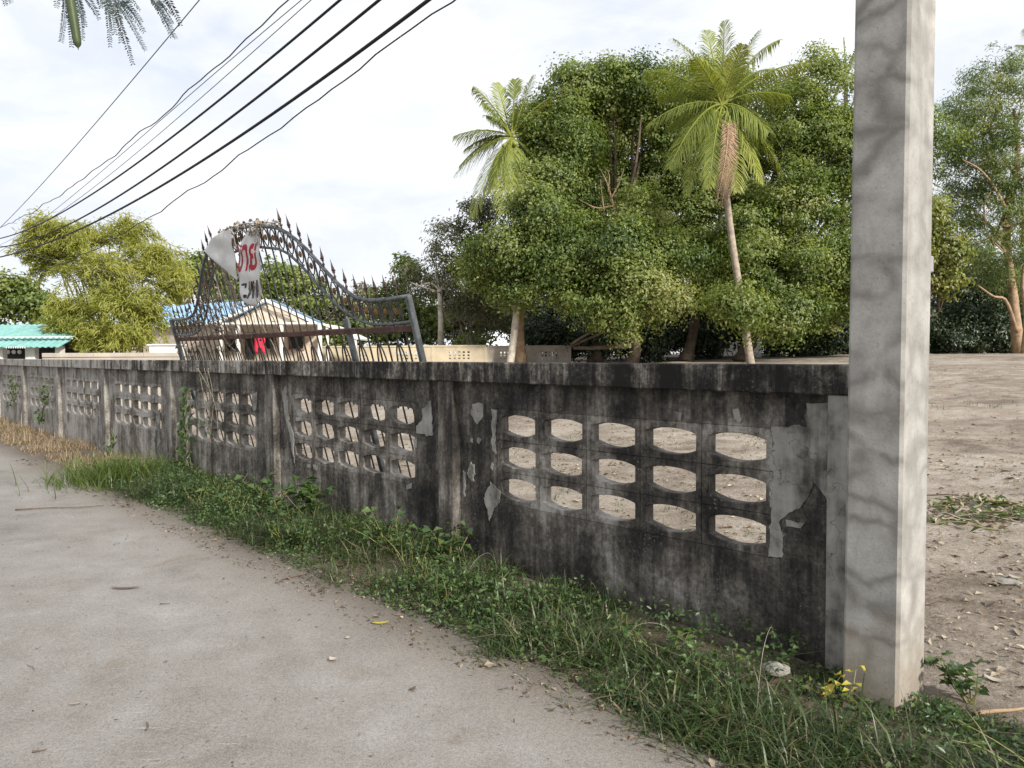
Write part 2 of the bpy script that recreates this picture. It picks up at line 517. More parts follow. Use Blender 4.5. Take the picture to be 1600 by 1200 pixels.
M['pod'] = mat_plain('seed_pod', (.055, .075, .03), .5, 0, .2, 20)
M['coconut'] = mat_plain('green_coconut', (.22, .25, .05), .5, 0, .25, 5)
M['husk'] = mat_plain('dead_frond', (.30, .20, .13), .9, 0, .35, 6)
M['rock'] = mat_plain('broken_concrete', (.25, .235, .21), .9, 0, .4, 25)
M['teal'] = mat_plain('teal_roof', (.20, .40, .38), .6, 0, .2, 3)
M['blue_roof'] = mat_plain('blue_metal_roof', (.30, .50, .74), .4, .1, .1, 1.5)
M['white_roof'] = mat_plain('white_roof', (.72, .74, .76), .5, 0, .08, 2)
M['peach'] = mat_plain('peach_wall', (.56, .47, .38), .85, 0, .15, 2)
M['cream'] = mat_plain('cream_wall', (.52, .44, .31), .85, 0, .18, 1.6)
M['greywall'] = mat_plain('grey_wall', (.36, .32, .27), .85, 0, .2, 2)
M['white'] = mat_plain('white_paint', (.66, .64, .60), .7, 0, .12, 3)
M['dark'] = mat_plain('dark_opening', (.03, .028, .026), .8, 0, .3, 3)
M['red_cloth'] = mat_plain('red_cloth', (.55, .03, .07), .8, 0, .2, 6)
M['box_grey'] = mat_plain('grey_plastic', (.30, .31, .33), .5, 0, .1, 8)
M['rubber'] = mat_plain('dark_steel', (.06, .055, .05), .6, .2, .2, 8)

M['lf_ficus'] = mat_leaf('ficus_leaf', [(0, (.066, .112, .033)), (.4, (.165, .235, .057)), (.7, (.26, .315, .086)), (1, (.37, .39, .16))], .54)
M['lf_ficus_lit'] = mat_leaf('ficus_sunlit_leaf', [(0, (.12, .15, .03)), (.5, (.21, .23, .05)), (1, (.31, .31, .09))], .4)  # lit copy of the ficus leaf, sunlight put into its colour
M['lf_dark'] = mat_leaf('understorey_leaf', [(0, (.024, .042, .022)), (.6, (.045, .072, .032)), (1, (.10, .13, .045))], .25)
M['lf_grey'] = mat_leaf('grey_tree_leaf', [(0, (.08, .085, .045)), (.5, (.155, .16, .085)), (1, (.26, .255, .15))], .35)
M['lf_bamboo'] = mat_leaf('bamboo_leaf', [(0, (.20, .23, .045)), (.5, (.34, .36, .075)), (1, (.46, .46, .14))], .5)
M['lf_green'] = mat_leaf('green_bamboo_leaf', [(0, (.07, .115, .03)), (.5, (.145, .20, .045)), (1, (.26, .29, .07))], .45)
M['lf_feather'] = mat_leaf('feathery_leaf', [(0, (.095, .155, .06)), (.5, (.175, .24, .085)), (1, (.29, .32, .14))], .5)
M['lf_palm'] = mat_leaf('palm_leaflet', [(0, (.10, .155, .055)), (.5, (.20, .255, .065)), (1, (.38, .40, .075))], .4, .42, .45)
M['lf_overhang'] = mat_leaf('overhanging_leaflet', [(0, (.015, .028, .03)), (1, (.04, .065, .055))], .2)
M['lf_grass'] = mat_leaf('grass_blade', [(0, (.028, .046, .018)), (.35, (.058, .092, .030)), (.62, (.105, .15, .046)), (.72, (.16, .14, .08)), (1, (.29, .25, .16))], .32)
M['lf_dry'] = mat_leaf('dry_grass_blade', [(0, (.20, .14, .085)), (.6, (.33, .245, .155)), (.85, (.40, .32, .21)), (1, (.10, .14, .04))], .25)
M['lf_weed'] = mat_leaf('weed_leaf', [(0, (.035, .07, .024)), (.5, (.072, .13, .038)), (1, (.15, .20, .06))], .35)
M['lf_yellow'] = mat_leaf('yellow_leaf', [(0, (.45, .40, .06)), (1, (.60, .52, .10))], .3)
M['lf_litter'] = mat_leaf('dead_leaf', [(0, (.08, .055, .035)), (.5, (.24, .18, .12)), (.85, (.42, .37, .29)), (1, (.40, .36, .12))], .1)

# ------------------------------------------------------------------ ground and road
def grid_axis(parts):
    out = []
    for a, b, st in parts:
        out += list(np.arange(a, b, st))
    out.append(parts[-1][1])
    return np.array(out)
sa = grid_axis([(-420, -60, 40), (-60, -12, 3), (-12, -4, .4), (-4, 14, .11), (14, 40, .5), (40, 80, 4), (80, 420, 40)])
qa = grid_axis([(-420, -30, 40), (-30, -2, 4), (-2, -1.3, .2), (-1.3, 2, .06), (2, 8, .15), (8, 44, .5), (44, 80, 4), (80, 440, 40)])
S, Q = np.meshgrid(sa, qa, indexing='ij')
X = P0[0] + DW[0] * S + NW[0] * Q
Y = P0[1] + DW[1] * S + NW[1] * Q
Z = terrain(X, Y)
ni, nj = S.shape
idx = np.arange(ni * nj).reshape(ni, nj)
F = np.stack([idx[:-1, :-1], idx[:-1, 1:], idx[1:, 1:], idx[1:, :-1]], -1).reshape(-1, 4)[:, ::-1]
ground = obj('ground', np.stack([X, Y, Z], -1).reshape(-1, 3), np.ascontiguousarray(F), M['soil'], smooth=True, loc=np.zeros(3))
tag(ground, kind='structure')

sa2 = grid_axis([(-60, -6, 3), (-6, 20, .25), (20, 120, 5)])
qa2 = np.array([-7.0, -5, -3, -2, -1.6, -1.35, -.88])
S2, Q2 = np.meshgrid(sa2, qa2, indexing='ij')
Q2 = Q2.copy(); Q2[:, -1] += -.22 * np.clip((1.6 - S2[:, -1]) / 2, 0, 1) + (fbm(S2[:, -1] * 1.7, S2[:, -1] * 0 + 2.2, 21) - .47) * .24
Z2 = .022 + (fbm(S2 * .6, Q2 * .6, 31) - .47) * .012
X2 = P0[0] + DW[0] * S2 + NW[0] * Q2; Y2 = P0[1] + DW[1] * S2 + NW[1] * Q2
top = np.stack([X2, Y2, Z2], -1).reshape(-1, 3)
ni, nj = S2.shape
idx = np.arange(ni * nj).reshape(ni, nj)
Ft = np.stack([idx[:-1, :-1], idx[1:, :-1], idx[1:, 1:], idx[:-1, 1:]], -1).reshape(-1, 4)
skirt = top[idx[:, -1]] - np.array([0, 0, .12])
nb = len(top)
Fs = np.stack([idx[:-1, -1], idx[1:, -1], nb + np.arange(1, ni), nb + np.arange(ni - 1)], -1)
road = obj('road', np.concatenate([top, skirt]), np.concatenate([Ft, Fs]), M['road'], loc=np.zeros(3))
nrm = road.data.polygons[0].normal
if nrm.z < 0:
    road.data.flip_normals()
tag(road, kind='structure')

# ------------------------------------------------------------------ the boundary wall
BAY = 3.0; NB = 8; ZTOP = 1.54; ZCAP = 1.393
HB, WB, HH = .229, .432, .1145
wall = thing('boundary_wall', W(0, 0, 0), 'long grey boundary wall, black with mould, with rows of eye-shaped vent openings', 'wall')

def vent_block_mesh():
    top = [(x, .048 + .026 * (1 - (abs(x) / .174) ** 2.2)) for x in np.linspace(-.174, .174, 11)]
    hole = top + [(x, -(.046 + .034 * (1 - (abs(x) / .174) ** 2.0))) for x, y in top[::-1]]
    outer = [(x * .216 / .174, HH) for x, y in top] + [(x * .216 / .174, -HH) for x, y in top[::-1]]
    n = len(hole); V = []; F = []
    def ringv(pts, q):
        b = len(V); V.extend([(x, q, z) for x, z in pts]); return b
    ch = [(x * .985, z * .975) for x, z in outer]
    hl = [(x * 1.03, z * 1.06) for x, z in hole]
    a = ringv(outer, .007); b = ringv(ch, 0.0); c = ringv(hl, 0.0); d = ringv(hole, .010); e = ringv(hole, .078); f = ringv(outer, .078)
    for p, r in ((a, b), (b, c), (c, d), (d, e), (e, f)):
        for i in range(n):
            j = (i + 1) % n
            F.append((p + i, p + j, r + j, r + i))
    return V, F
vbV, vbF = vent_block_mesh()
vb_me = mesh_from(vbV, vbF, name='vent_block')
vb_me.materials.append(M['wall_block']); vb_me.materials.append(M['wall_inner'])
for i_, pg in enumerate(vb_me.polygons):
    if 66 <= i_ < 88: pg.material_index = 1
bmx = bmesh.new(); bmx.from_mesh(vb_me); bmesh.ops.recalc_face_normals(bmx, faces=bmx.faces[:]); bmx.to_mesh(vb_me); bmx.free()
wrot = math.atan2(DW[1], DW[0])
ROTW = Matrix.Rotation(wrot, 4, 'Z') @ Matrix.Scale(-1, 4, (0, 1, 0))   # local +y goes into the field
zc = (1.09, .861, .632)
for k in range(NB):
    off = -.10 if k == 0 else .045
    s0 = k * BAY + 1.5 + off - 2.5 * WB
    s1 = s0 + 5 * WB
    a, b = (0.0 if k == 0 else k * BAY + .095), (k + 1) * BAY - .095
    z0, z1 = zc[2] - HH, zc[0] + HH
    # panel: a render slab with one opening for the block work
    V = []
    for q in (.070, .150):
        V += [W(a, q, -.15), W(b, q, -.15), W(b, q, 1.40), W(a, q, 1.40), W(s0, q, z0), W(s1, q, z0), W(s1, q, z1), W(s0, q, z1)]
    F = []
    for i in range(4):
        j = (i + 1) % 4
        F += [(i, j, 4 + j, 4 + i), (8 + j, 8 + i, 12 + i, 12 + j), (4 + i, 4 + j, 12 + j, 12 + i), (j, i, 8 + i, 8 + j)]
    o = obj('panel', V, F, M['wall'], wall)
    bmx = bmesh.new(); bmx.from_mesh(o.data); bmesh.ops.recalc_face_normals(bmx, faces=bmx.faces[:]); bmx.to_mesh(o.data); bmx.free()
    for c in range(5):
        for r in range(3):
            vb = bpy.data.objects.new('vent_block', vb_me)
            vb.parent = wall
            p = W(s0 + (c + .5) * WB, .072 + random.uniform(-.002, .003), zc[r]) - P0
            vb.matrix_local = Matrix.Translation(p) @ ROTW
            COL.objects.link(vb)
    MB().box(W(k * BAY + (-.15 if k == 0 else 0), -.014, ZCAP), DW * (BAY + (.15 if k == 0 else 0) - .0005), NW * .19, ZU * (ZTOP - ZCAP), .007).build('cap', M['wall_cap'], wall)
for k in range(NB + 1):
    if k == 0:
        mb = MB().box(W(-.15, 0, -.15), DW * .149, NW * .17, ZU * 1.55, .006)
        o = mb.build('post', M['plaster'], wall); o['label'] = 'pale end post with peeling render beside the pole'
    else:
        mb = MB().box(W(k * BAY - .095, 0, -.15), DW * .19, NW * .17, ZU * 1.55, .008)
        mb.build('post', M['wall_post'], wall)

def c4(*pts):   # picture coordinates of the enlarged crop used for tracing
    return [(660 + x / 2.353, 540 + y / 2.353) for x, y in pts]
def c3(*pts):
    return [(340 + x / 4, 540 + y / 4) for x, y in pts]
def rough_poly(pts, n=7, amp=.010, seed=0):
    r = np.random.default_rng(seed); out = []
    m = len(pts)
    for i in range(m):
        a = np.array(pts[i]); b = np.array(pts[(i + 1) % m])
        L = np.linalg.norm(b - a); k = max(2, int(L / .012))
        for j in range(k):
            t = j / k
            w = amp * min(1, L / .08) * (0 if j == 0 else 1)
            pp_ = a + (b - a) * t
            nz = np.array([fbm(np.array([pp_[0] * 22]), np.array([pp_[1] * 22]), seed)[0] - .47, fbm(np.array([pp_[0] * 22 + 9]), np.array([pp_[1] * 22]), seed + 5)[0] - .47])
            out.append(pp_ + nz * min(.05, L * .35) + r.normal(0, w * .12, 2))
    return out
patches = [
    c4((1283, 300), (1410, 293), (1412, 215), (1499, 205), (1499, 590), (1470, 535), (1440, 500), (1415, 550), (1385, 595), (1330, 630), (1308, 650), (1322, 690), (1320, 780), (1272, 775), (1285, 640)),
    c4((185, 215), (225, 215), (222, 260), (200, 290), (178, 250)),
    c4((250, 500), (285, 540), (285, 580), (262, 600), (245, 640), (230, 560)),
    c4((180, 430), (195, 470), (180, 500), (165, 470)),
    c4((255, 235), (272, 240), (268, 400), (255, 380)),
    c4((1335, 642), (1405, 650), (1390, 672), (1340, 665)),
    c3((1280, 400), (1335, 350), (1345, 560), (1310, 562), (1240, 545), (1240, 500), (1280, 470)),
    c3((400, 290), (430, 250), (450, 480), (475, 560), (478, 740), (455, 560), (420, 450), (405, 330)),
    c3((595, 740), (625, 750), (620, 780), (600, 770)),
    c3((1180, 870), (1215, 860), (1210, 895), (1180, 900)),
    c3((215, 300), (245, 290), (240, 400), (220, 410)),
    c4((150, 460), (158, 470), (157, 555), (151, 550)), c4((205, 335), (216, 345), (208, 362), (200, 352)), c4((178, 340), (186, 345), (183, 358), (176, 352)), c4((255, 430), (264, 440), (258, 458), (250, 448)), c4((1140, 235), (1160, 230), (1175, 270), (1165, 285), (1145, 270)), c4((925, 240), (955, 245), (950, 275), (930, 270)), c4((1425, 445), (1452, 440), (1460, 475), (1430, 482)),
    c3((560, 745), (575, 742), (578, 762), (562, 765)), c3((1225, 590), (1245, 585), (1243, 640), (1232, 640)), c3((1575, 740), (1600, 735), (1600, 850), (1575, 830)),
    [(150, 640), (154, 640), (153, 700), (149, 690)],
    [(244, 650), (250, 640), (250, 690), (246, 700)],
]
for i, pp in enumerate(patches):
    sz = [wall_sz(x, y, .066) for x, y in pp]
    poly = rough_poly(sz, seed=i)
    mb = MB().prism([W(s, .073, z) for s, z in poly], -NW * (.009 if i else .008))
    o = mb.build('plaster_patch', M['plaster'], wall)
    bmx = bmesh.new(); bmx.from_mesh(o.data); bmesh.ops.triangulate(bmx, faces=bmx.faces[:]); bmesh.ops.recalc_face_normals(bmx, faces=bmx.faces[:]); bmx.to_mesh(o.data); bmx.free()

# ------------------------------------------------------------------ the utility pole at the wall's end
pole = thing('utility_pole', W(-.29, -.03, 0), 'thick square concrete pole with wavy grey stains at the wall end', 'pole')
def pole_shaft():
    bm = bmesh.new()
    lo = [(-.411, -.179), (-.164, -.179), (-.164, .140), (-.411, .140)]
    V = []; F = []
    ch = .014
    def ring(z, shr):
        c = [(-.2875 + (a + .2875) * shr, -.029 + (b + .029) * shr) for a, b in lo]
        out = []
        for i in range(4):
            p, a, b = np.array(c[i]), np.array(c[i - 1]), np.array(c[(i + 1) % 4])
            out.append(p + (a - p) / np.linalg.norm(a - p) * ch)
            out.append(p + (b - p) / np.linalg.norm(b - p) * ch)
        return out
    rpol = np.random.default_rng(77)
    zs = list(np.arange(-.4, 8.01, .045))
    for z in zs:
        for s, q in ring(z, 1 - .012 * z):
            V.append(W(s - .004 * z, q, z) + rpol.normal(0, .00012, 3))
    n = 8
    for i in range(len(zs) - 1):
        for k in range(n):
            F.append((i * n + k, i * n + (k + 1) % n, (i + 1) * n + (k + 1) % n, (i + 1) * n + k))
    F.append(tuple((len(zs) - 1) * n + k for k in range(n)))
    return V, F
V, F = pole_shaft()
shaft = obj('shaft', V, F, M['pole'], pole)
bmx = bmesh.new(); bmx.from_mesh(shaft.data); bmesh.ops.recalc_face_normals(bmx, faces=bmx.faces[:]); bmx.to_mesh(shaft.data); bmx.free()
shaft.data.materials.append(M['pole_clean'])
for pg in shaft.data.polygons:
    if np.array(pg.normal) @ (-NW) < .6: pg.material_index = 1
# small meter box strapped to the back of the pole
bp = W(-.407, .125, 0) * np.array([1, 1, 0]) + ZU * 1.965
mbx = thing('meter_box', bp, 'small pale grey box with dark cable gland on far side of pole', 'box')
MB().box(bp + DW * .0 + NW * .012, DW * .09, NW * .05, ZU * .075, .004).build('housing', M['box_grey'], mbx)
MB().box(bp + DW * .01 + NW * -.004, DW * .07, NW * .015, ZU * .10, .002).build('bracket', M['rubber'], mbx)
MB().tube([bp + NW * .037 + DW * .03, bp + NW * .037 + DW * .03 - ZU * .05, bp + NW * .01 + DW * .03 - ZU * .11], [.022, .02, .012], 8).build('gland', M['gate_rust'], mbx)

# ------------------------------------------------------------------ the ornamental gate leaning on the wall
TG = math.radians(15)
GO = W(0, .596, .1)
GT = -NW * math.sin(TG) + ZU * math.cos(TG)
GN = np.cross(DW, GT)
if GN @ NW < 0: GN = -GN
def G(s, v, n=0.0):
    return GO + DW * s + GT * v + GN * n
def gpix(x, y):
    p = on_plane(x, y, GO, GN) - GO
    return p @ DW, p @ GT
gate = thing('ornamental_gate', G(6.28, 0), 'tall arched wrought-iron gate leaf leaning against the back of the wall', 'gate')
GC = 6.28; GW = 2.72
prof_a = np.array([0, .25, .48, .78, .97, 1.14, 1.30, 1.44, 1.58, 1.75, 1.90, 2.12, 2.4, 2.72])
prof_v = np.array([2.945, 2.935, 2.905, 2.86, 2.79, 2.69, 2.57, 2.44, 2.31, 2.18, 2.095, 2.045, 2.04, 2.05])
def gtop(s):
    return float(np.interp(abs(s - GC), prof_a, prof_v))
def glow(s):
    a = abs(s - GC)
    return max(1.825, float(np.interp(a + .10 * math.exp(-((a - 1.35) / .5) ** 2), prof_a, prof_v)) - .215)
ss = np.linspace(GC - GW, GC + GW, 61)
MB().tube([G(s, gtop(s)) for s in ss], .0185, 8).build('upper_rail', M['gate_grey'], gate, True)
MB().tube([G(s, glow(s)) for s in ss], .014, 8).build('lower_rail', M['gate_grey'], gate, True)
for s, nm in ((GC - GW, 'end_post'), (GC + GW, 'end_post')):
    MB().box(G(s - .03, 0, -.03), DW * .048, GT * 2.06, GN * .05, .006).build(nm, M['gate_grey'], gate)
MB().box(G(4.60, 0, -.02), DW * .05, GT * 1.90, GN * .05, .005).build('stile', M['gate_grey'], gate)
MB().box(G(GC - GW + .03, 1.755, -.03), DW * (2 * GW - .06), GT * .05, GN * .06, .004).build('middle_rail', M['gate_rail'], gate)
MB().box(G(GC - GW + .03, 0.02, -.03), DW * (2 * GW - .06), GT * .06, GN * .06, .004).build('bottom_rail', M['gate_rail'], gate)
nb = 36; st = 2 * GW / nb
for i in range(1, nb):
    s = GC - GW + i * st
    tp = gtop(s)
    lean = random.uniform(-.012, .012)
    MB().tube([G(s + lean, .08), G(s, 1.0), G(s, tp)], .0085, 6).build('bar', M['gate_bar'], gate)
    if not 5.5 < s < 6.95:
        f = MB(); w = random.gauss(0, .07); ax = GT + DW * w
        f.lathe(G(s, tp + .018), ax, [(0, .007), (.02, .007), (.03, .015), (.045, .007), (.06, .006), (.07, .016), (.085, .007), (.095, .018), (.105, .014), (.165, .004), (.20, .001)], 6)
        f.box(G(s - .028, tp + .098, -.004), DW * .056, GT * .012, GN * .008)
        f.build('finial', M['gate_rust'], gate)
    # rosette hanging between the two curved rails, midway to the next bar
    sm = s + st / 2
    if sm < GC + GW - .03:
        t2, l2 = gtop(sm), glow(sm)
        cm_ = (t2 + l2) / 2; hv = min(.085, (t2 - l2) * .40)
        g1 = MB()
        g1.tube([G(sm, l2), G(sm, cm_ - hv)], .006, 5); g1.tube([G(sm, cm_ + hv), G(sm, t2)], .006, 5)
        pts = [G(sm + .050 * math.cos(w), cm_ + hv * math.sin(w)) for w in np.linspace(0, 2 * math.pi, 17)]
        g1.tube(pts, .0065, 5, False)
        ring_o = g1.build('rosette', M['gate_bar'], gate)
        g2 = MB()
        g2.lathe(G(sm, cm_, -.012), GN, [(0, .006), (.004, .022), (.012, .034), (.018, .022), (.024, .004)], 8)
        g2.build('boss', M['gate_gold'], ring_o)
    if i % 2 == 0:
        g3 = MB()
        pts = [G(s - .075, 1.05)] + [G(s - .075 * math.cos(w), 1.35 + .30 * math.sin(w)) for w in np.linspace(0, math.pi, 11)] + [G(s + .075, 1.05)]
        g3.tube(pts, .0075, 5)
        g3.build('hoop', M['gate_bar'], gate)

# ------------------------------------------------------------------ torn banner
ban = thing('torn_banner', G(6.2, 2.0, -.1), 'torn white vinyl banner with red and black writing, hung on the gate', 'banner')
def bz(x, y):
    return 300 + x / 5, 320 + y / 5
def bsurf(u, v):
    return -.045 - .018 * math.sin(9 * u + 3 * v) - .010 * math.sin(21 * v - 7 * u)
def bpt(px, py, lift=0.0):
    s, v = gpix(px, py)
    return G(s, v, bsurf(s, v) - lift)
def strip(name, left, right, rows, cols, extra, mat):
    ly = np.array([p[1] for p in left]); lx = np.array([p[0] for p in left])
    ry = np.array([p[1] for p in right]); rx = np.array([p[0] for p in right])
    V = []; F = []
    for i in range(rows + 1):
        t = i / rows
        yl = ly[0] + (ly[-1] - ly[0]) * t; yr = ry[0] + (ry[-1] - ry[0]) * t
        xl = np.interp(yl, ly, lx); xr = np.interp(yr, ry, rx)
        for j in range(cols + 1):
            w = j / cols
            V.append(bpt(*bz(xl + (xr - xl) * w, yl + (yr - yl) * w), extra))
    for i in range(rows):
        for j in range(cols):
            a = i * (cols + 1) + j
            F.append((a, a + 1, a + cols + 2, a + cols + 1))
    o = obj(name, V, F, mat, ban, True)
    sm = o.modifiers.new('thickness', 'SOLIDIFY'); sm.thickness = .002
    return o
strip('printed_strip', [(478, 172), (432, 270), (412, 400), (392, 520), (386, 560), (402, 650), (430, 745), (470, 775)],
      [(543, 162), (548, 300), (552, 520), (556, 640), (560, 740), (535, 788)], 26, 10, 0.0, M['banner'])
strip('folded_flap', [(300, 178), (210, 255), (138, 338), (150, 362), (240, 430), (340, 556), (380, 582)],
      [(352, 186), (360, 300), (385, 430), (402, 520), (390, 584)], 22, 12, .02, M['banner'])
# writing
def text_shape(txt):
    cu = bpy.data.curves.new('writing_curve', 'FONT')
    cu.body = txt
    cu.resolution_u = 3
    cu.offset = .022
    o = bpy.data.objects.new('writing_tmp', cu)
    COL.objects.link(o)
    bpy.context.view_layer.update()
    dg = bpy.context.evaluated_depsgraph_get()
    me = bpy.data.meshes.new_from_object(o.evaluated_get(dg))
    bpy.data.objects.remove(o)
    bmx = bmesh.new(); bmx.from_mesh(me)
    bmesh.ops.triangulate(bmx, faces=bmx.faces[:])
    bmesh.ops.subdivide_edges(bmx, edges=[e for e in bmx.edges if e.calc_length() > .12], cuts=2, use_grid_fill=True)
    bmx.verts.index_update()
    V = np.array([v.co for v in bmx.verts]); F = [tuple(v.index for v in f.verts) for f in bmx.faces]
    bmx.free()
    return V, F
def letter(name, x0, x1, y0, y1, txt, mat, shear):
    V, F = text_shape(txt)
    lo, hi = V.min(0), V.max(0)
    out = []
    for v in V:
        a = (v[0] - lo[0]) / (hi[0] - lo[0]); b = (v[1] - lo[1]) / (hi[1] - lo[1])
        out.append(bpt(*bz(x0 + (x1 - x0) * a, y1 + (y0 - y1) * b - shear * a), .004))
    return obj(name, out, F, mat, ban)
letter('red_writing', 398, 526, 308, 520, '\u0e02\u0e32\u0e22', M['ink_red'], 16)
def ink(poly):
    V = [bpt(*bz(x, y), .0045) for x, y in poly]
    return obj('black_writing', V, [tuple(range(len(V)))], M['ink_black'], ban)
for poly in ([(415, 614), (440, 606), (466, 602), (462, 640), (452, 645), (450, 622), (420, 626)],
             [(446, 695), (460, 688), (478, 695), (478, 712), (462, 720), (448, 710)],
             [(478, 722), (488, 722), (516, 600), (506, 600)],
             [(483, 592), (490, 592), (490, 665), (483, 665)], [(497, 590), (504, 590), (504, 655), (497, 655)],
             [(510, 586), (517, 586), (520, 722), (512, 722)], [(533, 580), (541, 580), (543, 718), (535, 718)],
             [(478, 640), (512, 625), (512, 634), (478, 650)]):
    ink(poly)

# ------------------------------------------------------------------ overhead cables
def track_point(px, py, off):
    """point on the vertical plane through the cable line, off metres from the wall line (negative: road side)"""
    return on_plane(px, py, W(0, off, 0), NW)
def cable(pix, off, rad, label, mat, wob=0.0, scale=2.2222):
    pts = [track_point(x / scale, y / scale, off) for x, y in pix]
    s = np.array([(p - P0) @ DW for p in pts]); z = np.array([p[2] for p in pts])
    o = np.argsort(s); s = s[o]; z = z[o]
    cf = np.polyfit(s, z, 3 if len(s) > 4 else 2)
    s0, s1 = s[0], s[-1]
    d0 = np.polyval(np.polyder(cf), s0); d1 = np.polyval(np.polyder(cf), s1)
    out = []
    for u in np.concatenate([np.linspace(s0 - 14, s0, 12)[:-1], np.linspace(s0, s1, 70), np.linspace(s1, s1 + 22, 12)[1:]]):
        if u < s0: zz = np.polyval(cf, s0) + d0 * (u - s0)
        elif u > s1: zz = np.polyval(cf, s1) + d1 * (u - s1)
        else: zz = np.polyval(cf, u)
        out.append(W(u, off + wob * math.sin(u * 3.1), zz + wob * math.sin(u * 4.3 + 1) + wob * .6 * math.sin(u * 9.7)))
    mb = MB().tube(out, rad, 6)
    return tag(mb.build('overhead_cable', mat, None, True), label, 'cable')
cable([(1185, 0), (1000, 150), (800, 310), (600, 480), (400, 620), (200, 745), (100, 795), (0, 828)], -.5, .011, 'heavy black overhead cable, uppermost of the three thick ones', M['cable'])
cable([(1320, 0), (1100, 170), (900, 335), (700, 485), (500, 625), (300, 745), (150, 820), (0, 858)], -.45, .012, 'heavy black overhead cable, middle one of the three thick ones', M['cable'])
cable([(1490, 0), (1430, 40), (1200, 210), (1000, 365), (800, 500), (600, 620), (400, 730), (200, 830), (60, 880), (0, 891)], -.4, .014, 'thickest black overhead cable, lowest of the three thick ones', M['cable'])
cable([(1565, 0), (1320, 185), (1200, 275), (1050, 390), (900, 490), (780, 580), (700, 635), (580, 715), (480, 775), (370, 850), (244, 905), (74, 951), (0, 955)], -.3, .006, 'thin wavy black cable hanging lowest of all the overhead cables', M['cable'], .012)
cable([(690, 0), (600, 110), (480, 260), (400, 350), (330, 425), (240, 530), (120, 670), (0, 790)], -1.0, .0045, 'single thin straight wire, leftmost and highest of the overhead wires', M['cable_thin'])
cable([(1000, 0), (880, 108), (840, 150), (720, 262), (640, 330), (520, 440), (430, 510), (340, 580), (250, 645), (150, 715), (80, 755), (20, 780)], -.8, .0055, 'thin twisted grey wire, second overhead wire from the left', M['cable_thin'], .012)
cable([(1040, 0), (900, 130), (700, 295), (500, 465), (300, 640), (150, 760), (0, 850)], -.75, .0035, 'very thin pale wire just right of the twisted grey wire', M['cable_thin'])
cable([(1078, 0), (900, 165), (700, 335), (500, 510), (300, 670), (180, 755)], -.7, .0035, 'very thin pale wire just left of the thick black cables', M['cable_thin'])
mb = MB().tube(curve_pts([at(-20, 380, 24), at(17, 388, 24), at(83, 407, 23.5), at(183, 427, 23), at(300, 448, 22)], 24), .006, 5)
tag(mb.build('house_wire', M['cable_thin']), 'thin wire sagging across the yellow bamboo towards the blue-roofed house', 'wire')

# ------------------------------------------------------------------ far walls
def vent_wall(name, A, B, zb, zt, nb, mat, label, cat='wall', holes=None, posts=True):
    A = np.array([A[0], A[1], 0.]); B = np.array([B[0], B[1], 0.])
    L = np.linalg.norm(B - A); d = (B - A) / L; n = np.array([d[1], -d[0], 0])
    if n[1] < 0: n = -n
    root = thing(name, A + ZU * zb, label, cat)
    bl = L / nb
    for k in range(nb):
        a = A + d * (k * bl)
        mb = MB()
        c0, c1 = bl * .26, bl * .74
        zt0, zt1 = zt - .72, zt - .22
        if holes is None or holes[k]:
            cols, rows = 5, 3
            xs = np.linspace(c0, c1, cols * 2 + 2); zs = np.linspace(zt0, zt1, rows * 2 + 2)
            gx = [0] + list(xs) + [bl]; gzz = [zb] + list(zs) + [zt - .08]
            for i in range(len(gx) - 1):
                for j in range(len(gzz) - 1):
                    if 1 <= i <= len(gx) - 3 and 1 <= j <= len(gzz) - 3 and i % 2 == 0 and j % 2 == 0:
                        continue
                    mb.box(a + d * gx[i] + ZU * gzz[j], d * (gx[i + 1] - gx[i]), n * .08, ZU * (gzz[j + 1] - gzz[j]))
        else:
            mb.box(a + ZU * zb, d * bl, n * .08, ZU * (zt - .08 - zb))
        mb.build('panel', mat, root)
        MB().box(a - n * .03 + ZU * (zt - .08) , d * (bl - .002), n * .14, ZU * .08, .005).build('cap', mat, root)
    for k in range(nb + 1):
        MB().box(A + d * (k * bl - .07) - n * .025 + ZU * zb, d * .14, n * .13, ZU * (zt - .081 - zb)).build('post', mat, root)
    return root
fa, fb = at(440, 545, 37), at(759, 541, 35.2)
vent_wall('garden_wall', fa[:2], fb[:2], .3, 2.02, 4, M['cream'], 'sunlit beige block wall with small vent holes behind the gate', holes=[1, 1, 1, 1])
fc = at(890, 541, 36.2)
vent_wall('garden_wall', (fb + np.array([.08, .05, 0]))[:2], fc[:2], .4, 1.99, 2, M['greywall'], 'grey vent-block wall behind the left coconut palm, partly under trees', holes=[1, 1])
ga, gb = at(66, 560, 20), at(300, 551, 21)
lw = thing('low_wall', np.array([ga[0], ga[1], .2]), 'low plain grey wall with cap, just beyond the boundary wall at left', 'wall')
dl = (gb - ga) * np.array([1, 1, 0]); ll = np.linalg.norm(dl); dl /= ll; nl = np.array([-dl[1], dl[0], 0])
for k in range(3):
    a = ga * np.array([1, 1, 0]) + dl * ll * k / 3
    MB().box(a + ZU * .1, dl * ll / 3, nl * .1, ZU * 1.47).build('panel', M['greywall'], lw)
    MB().box(a - nl * .03 + ZU * 1.572, dl * (ll / 3 - .002), nl * .16, ZU * .11, .006).build('cap', M['greywall'], lw)

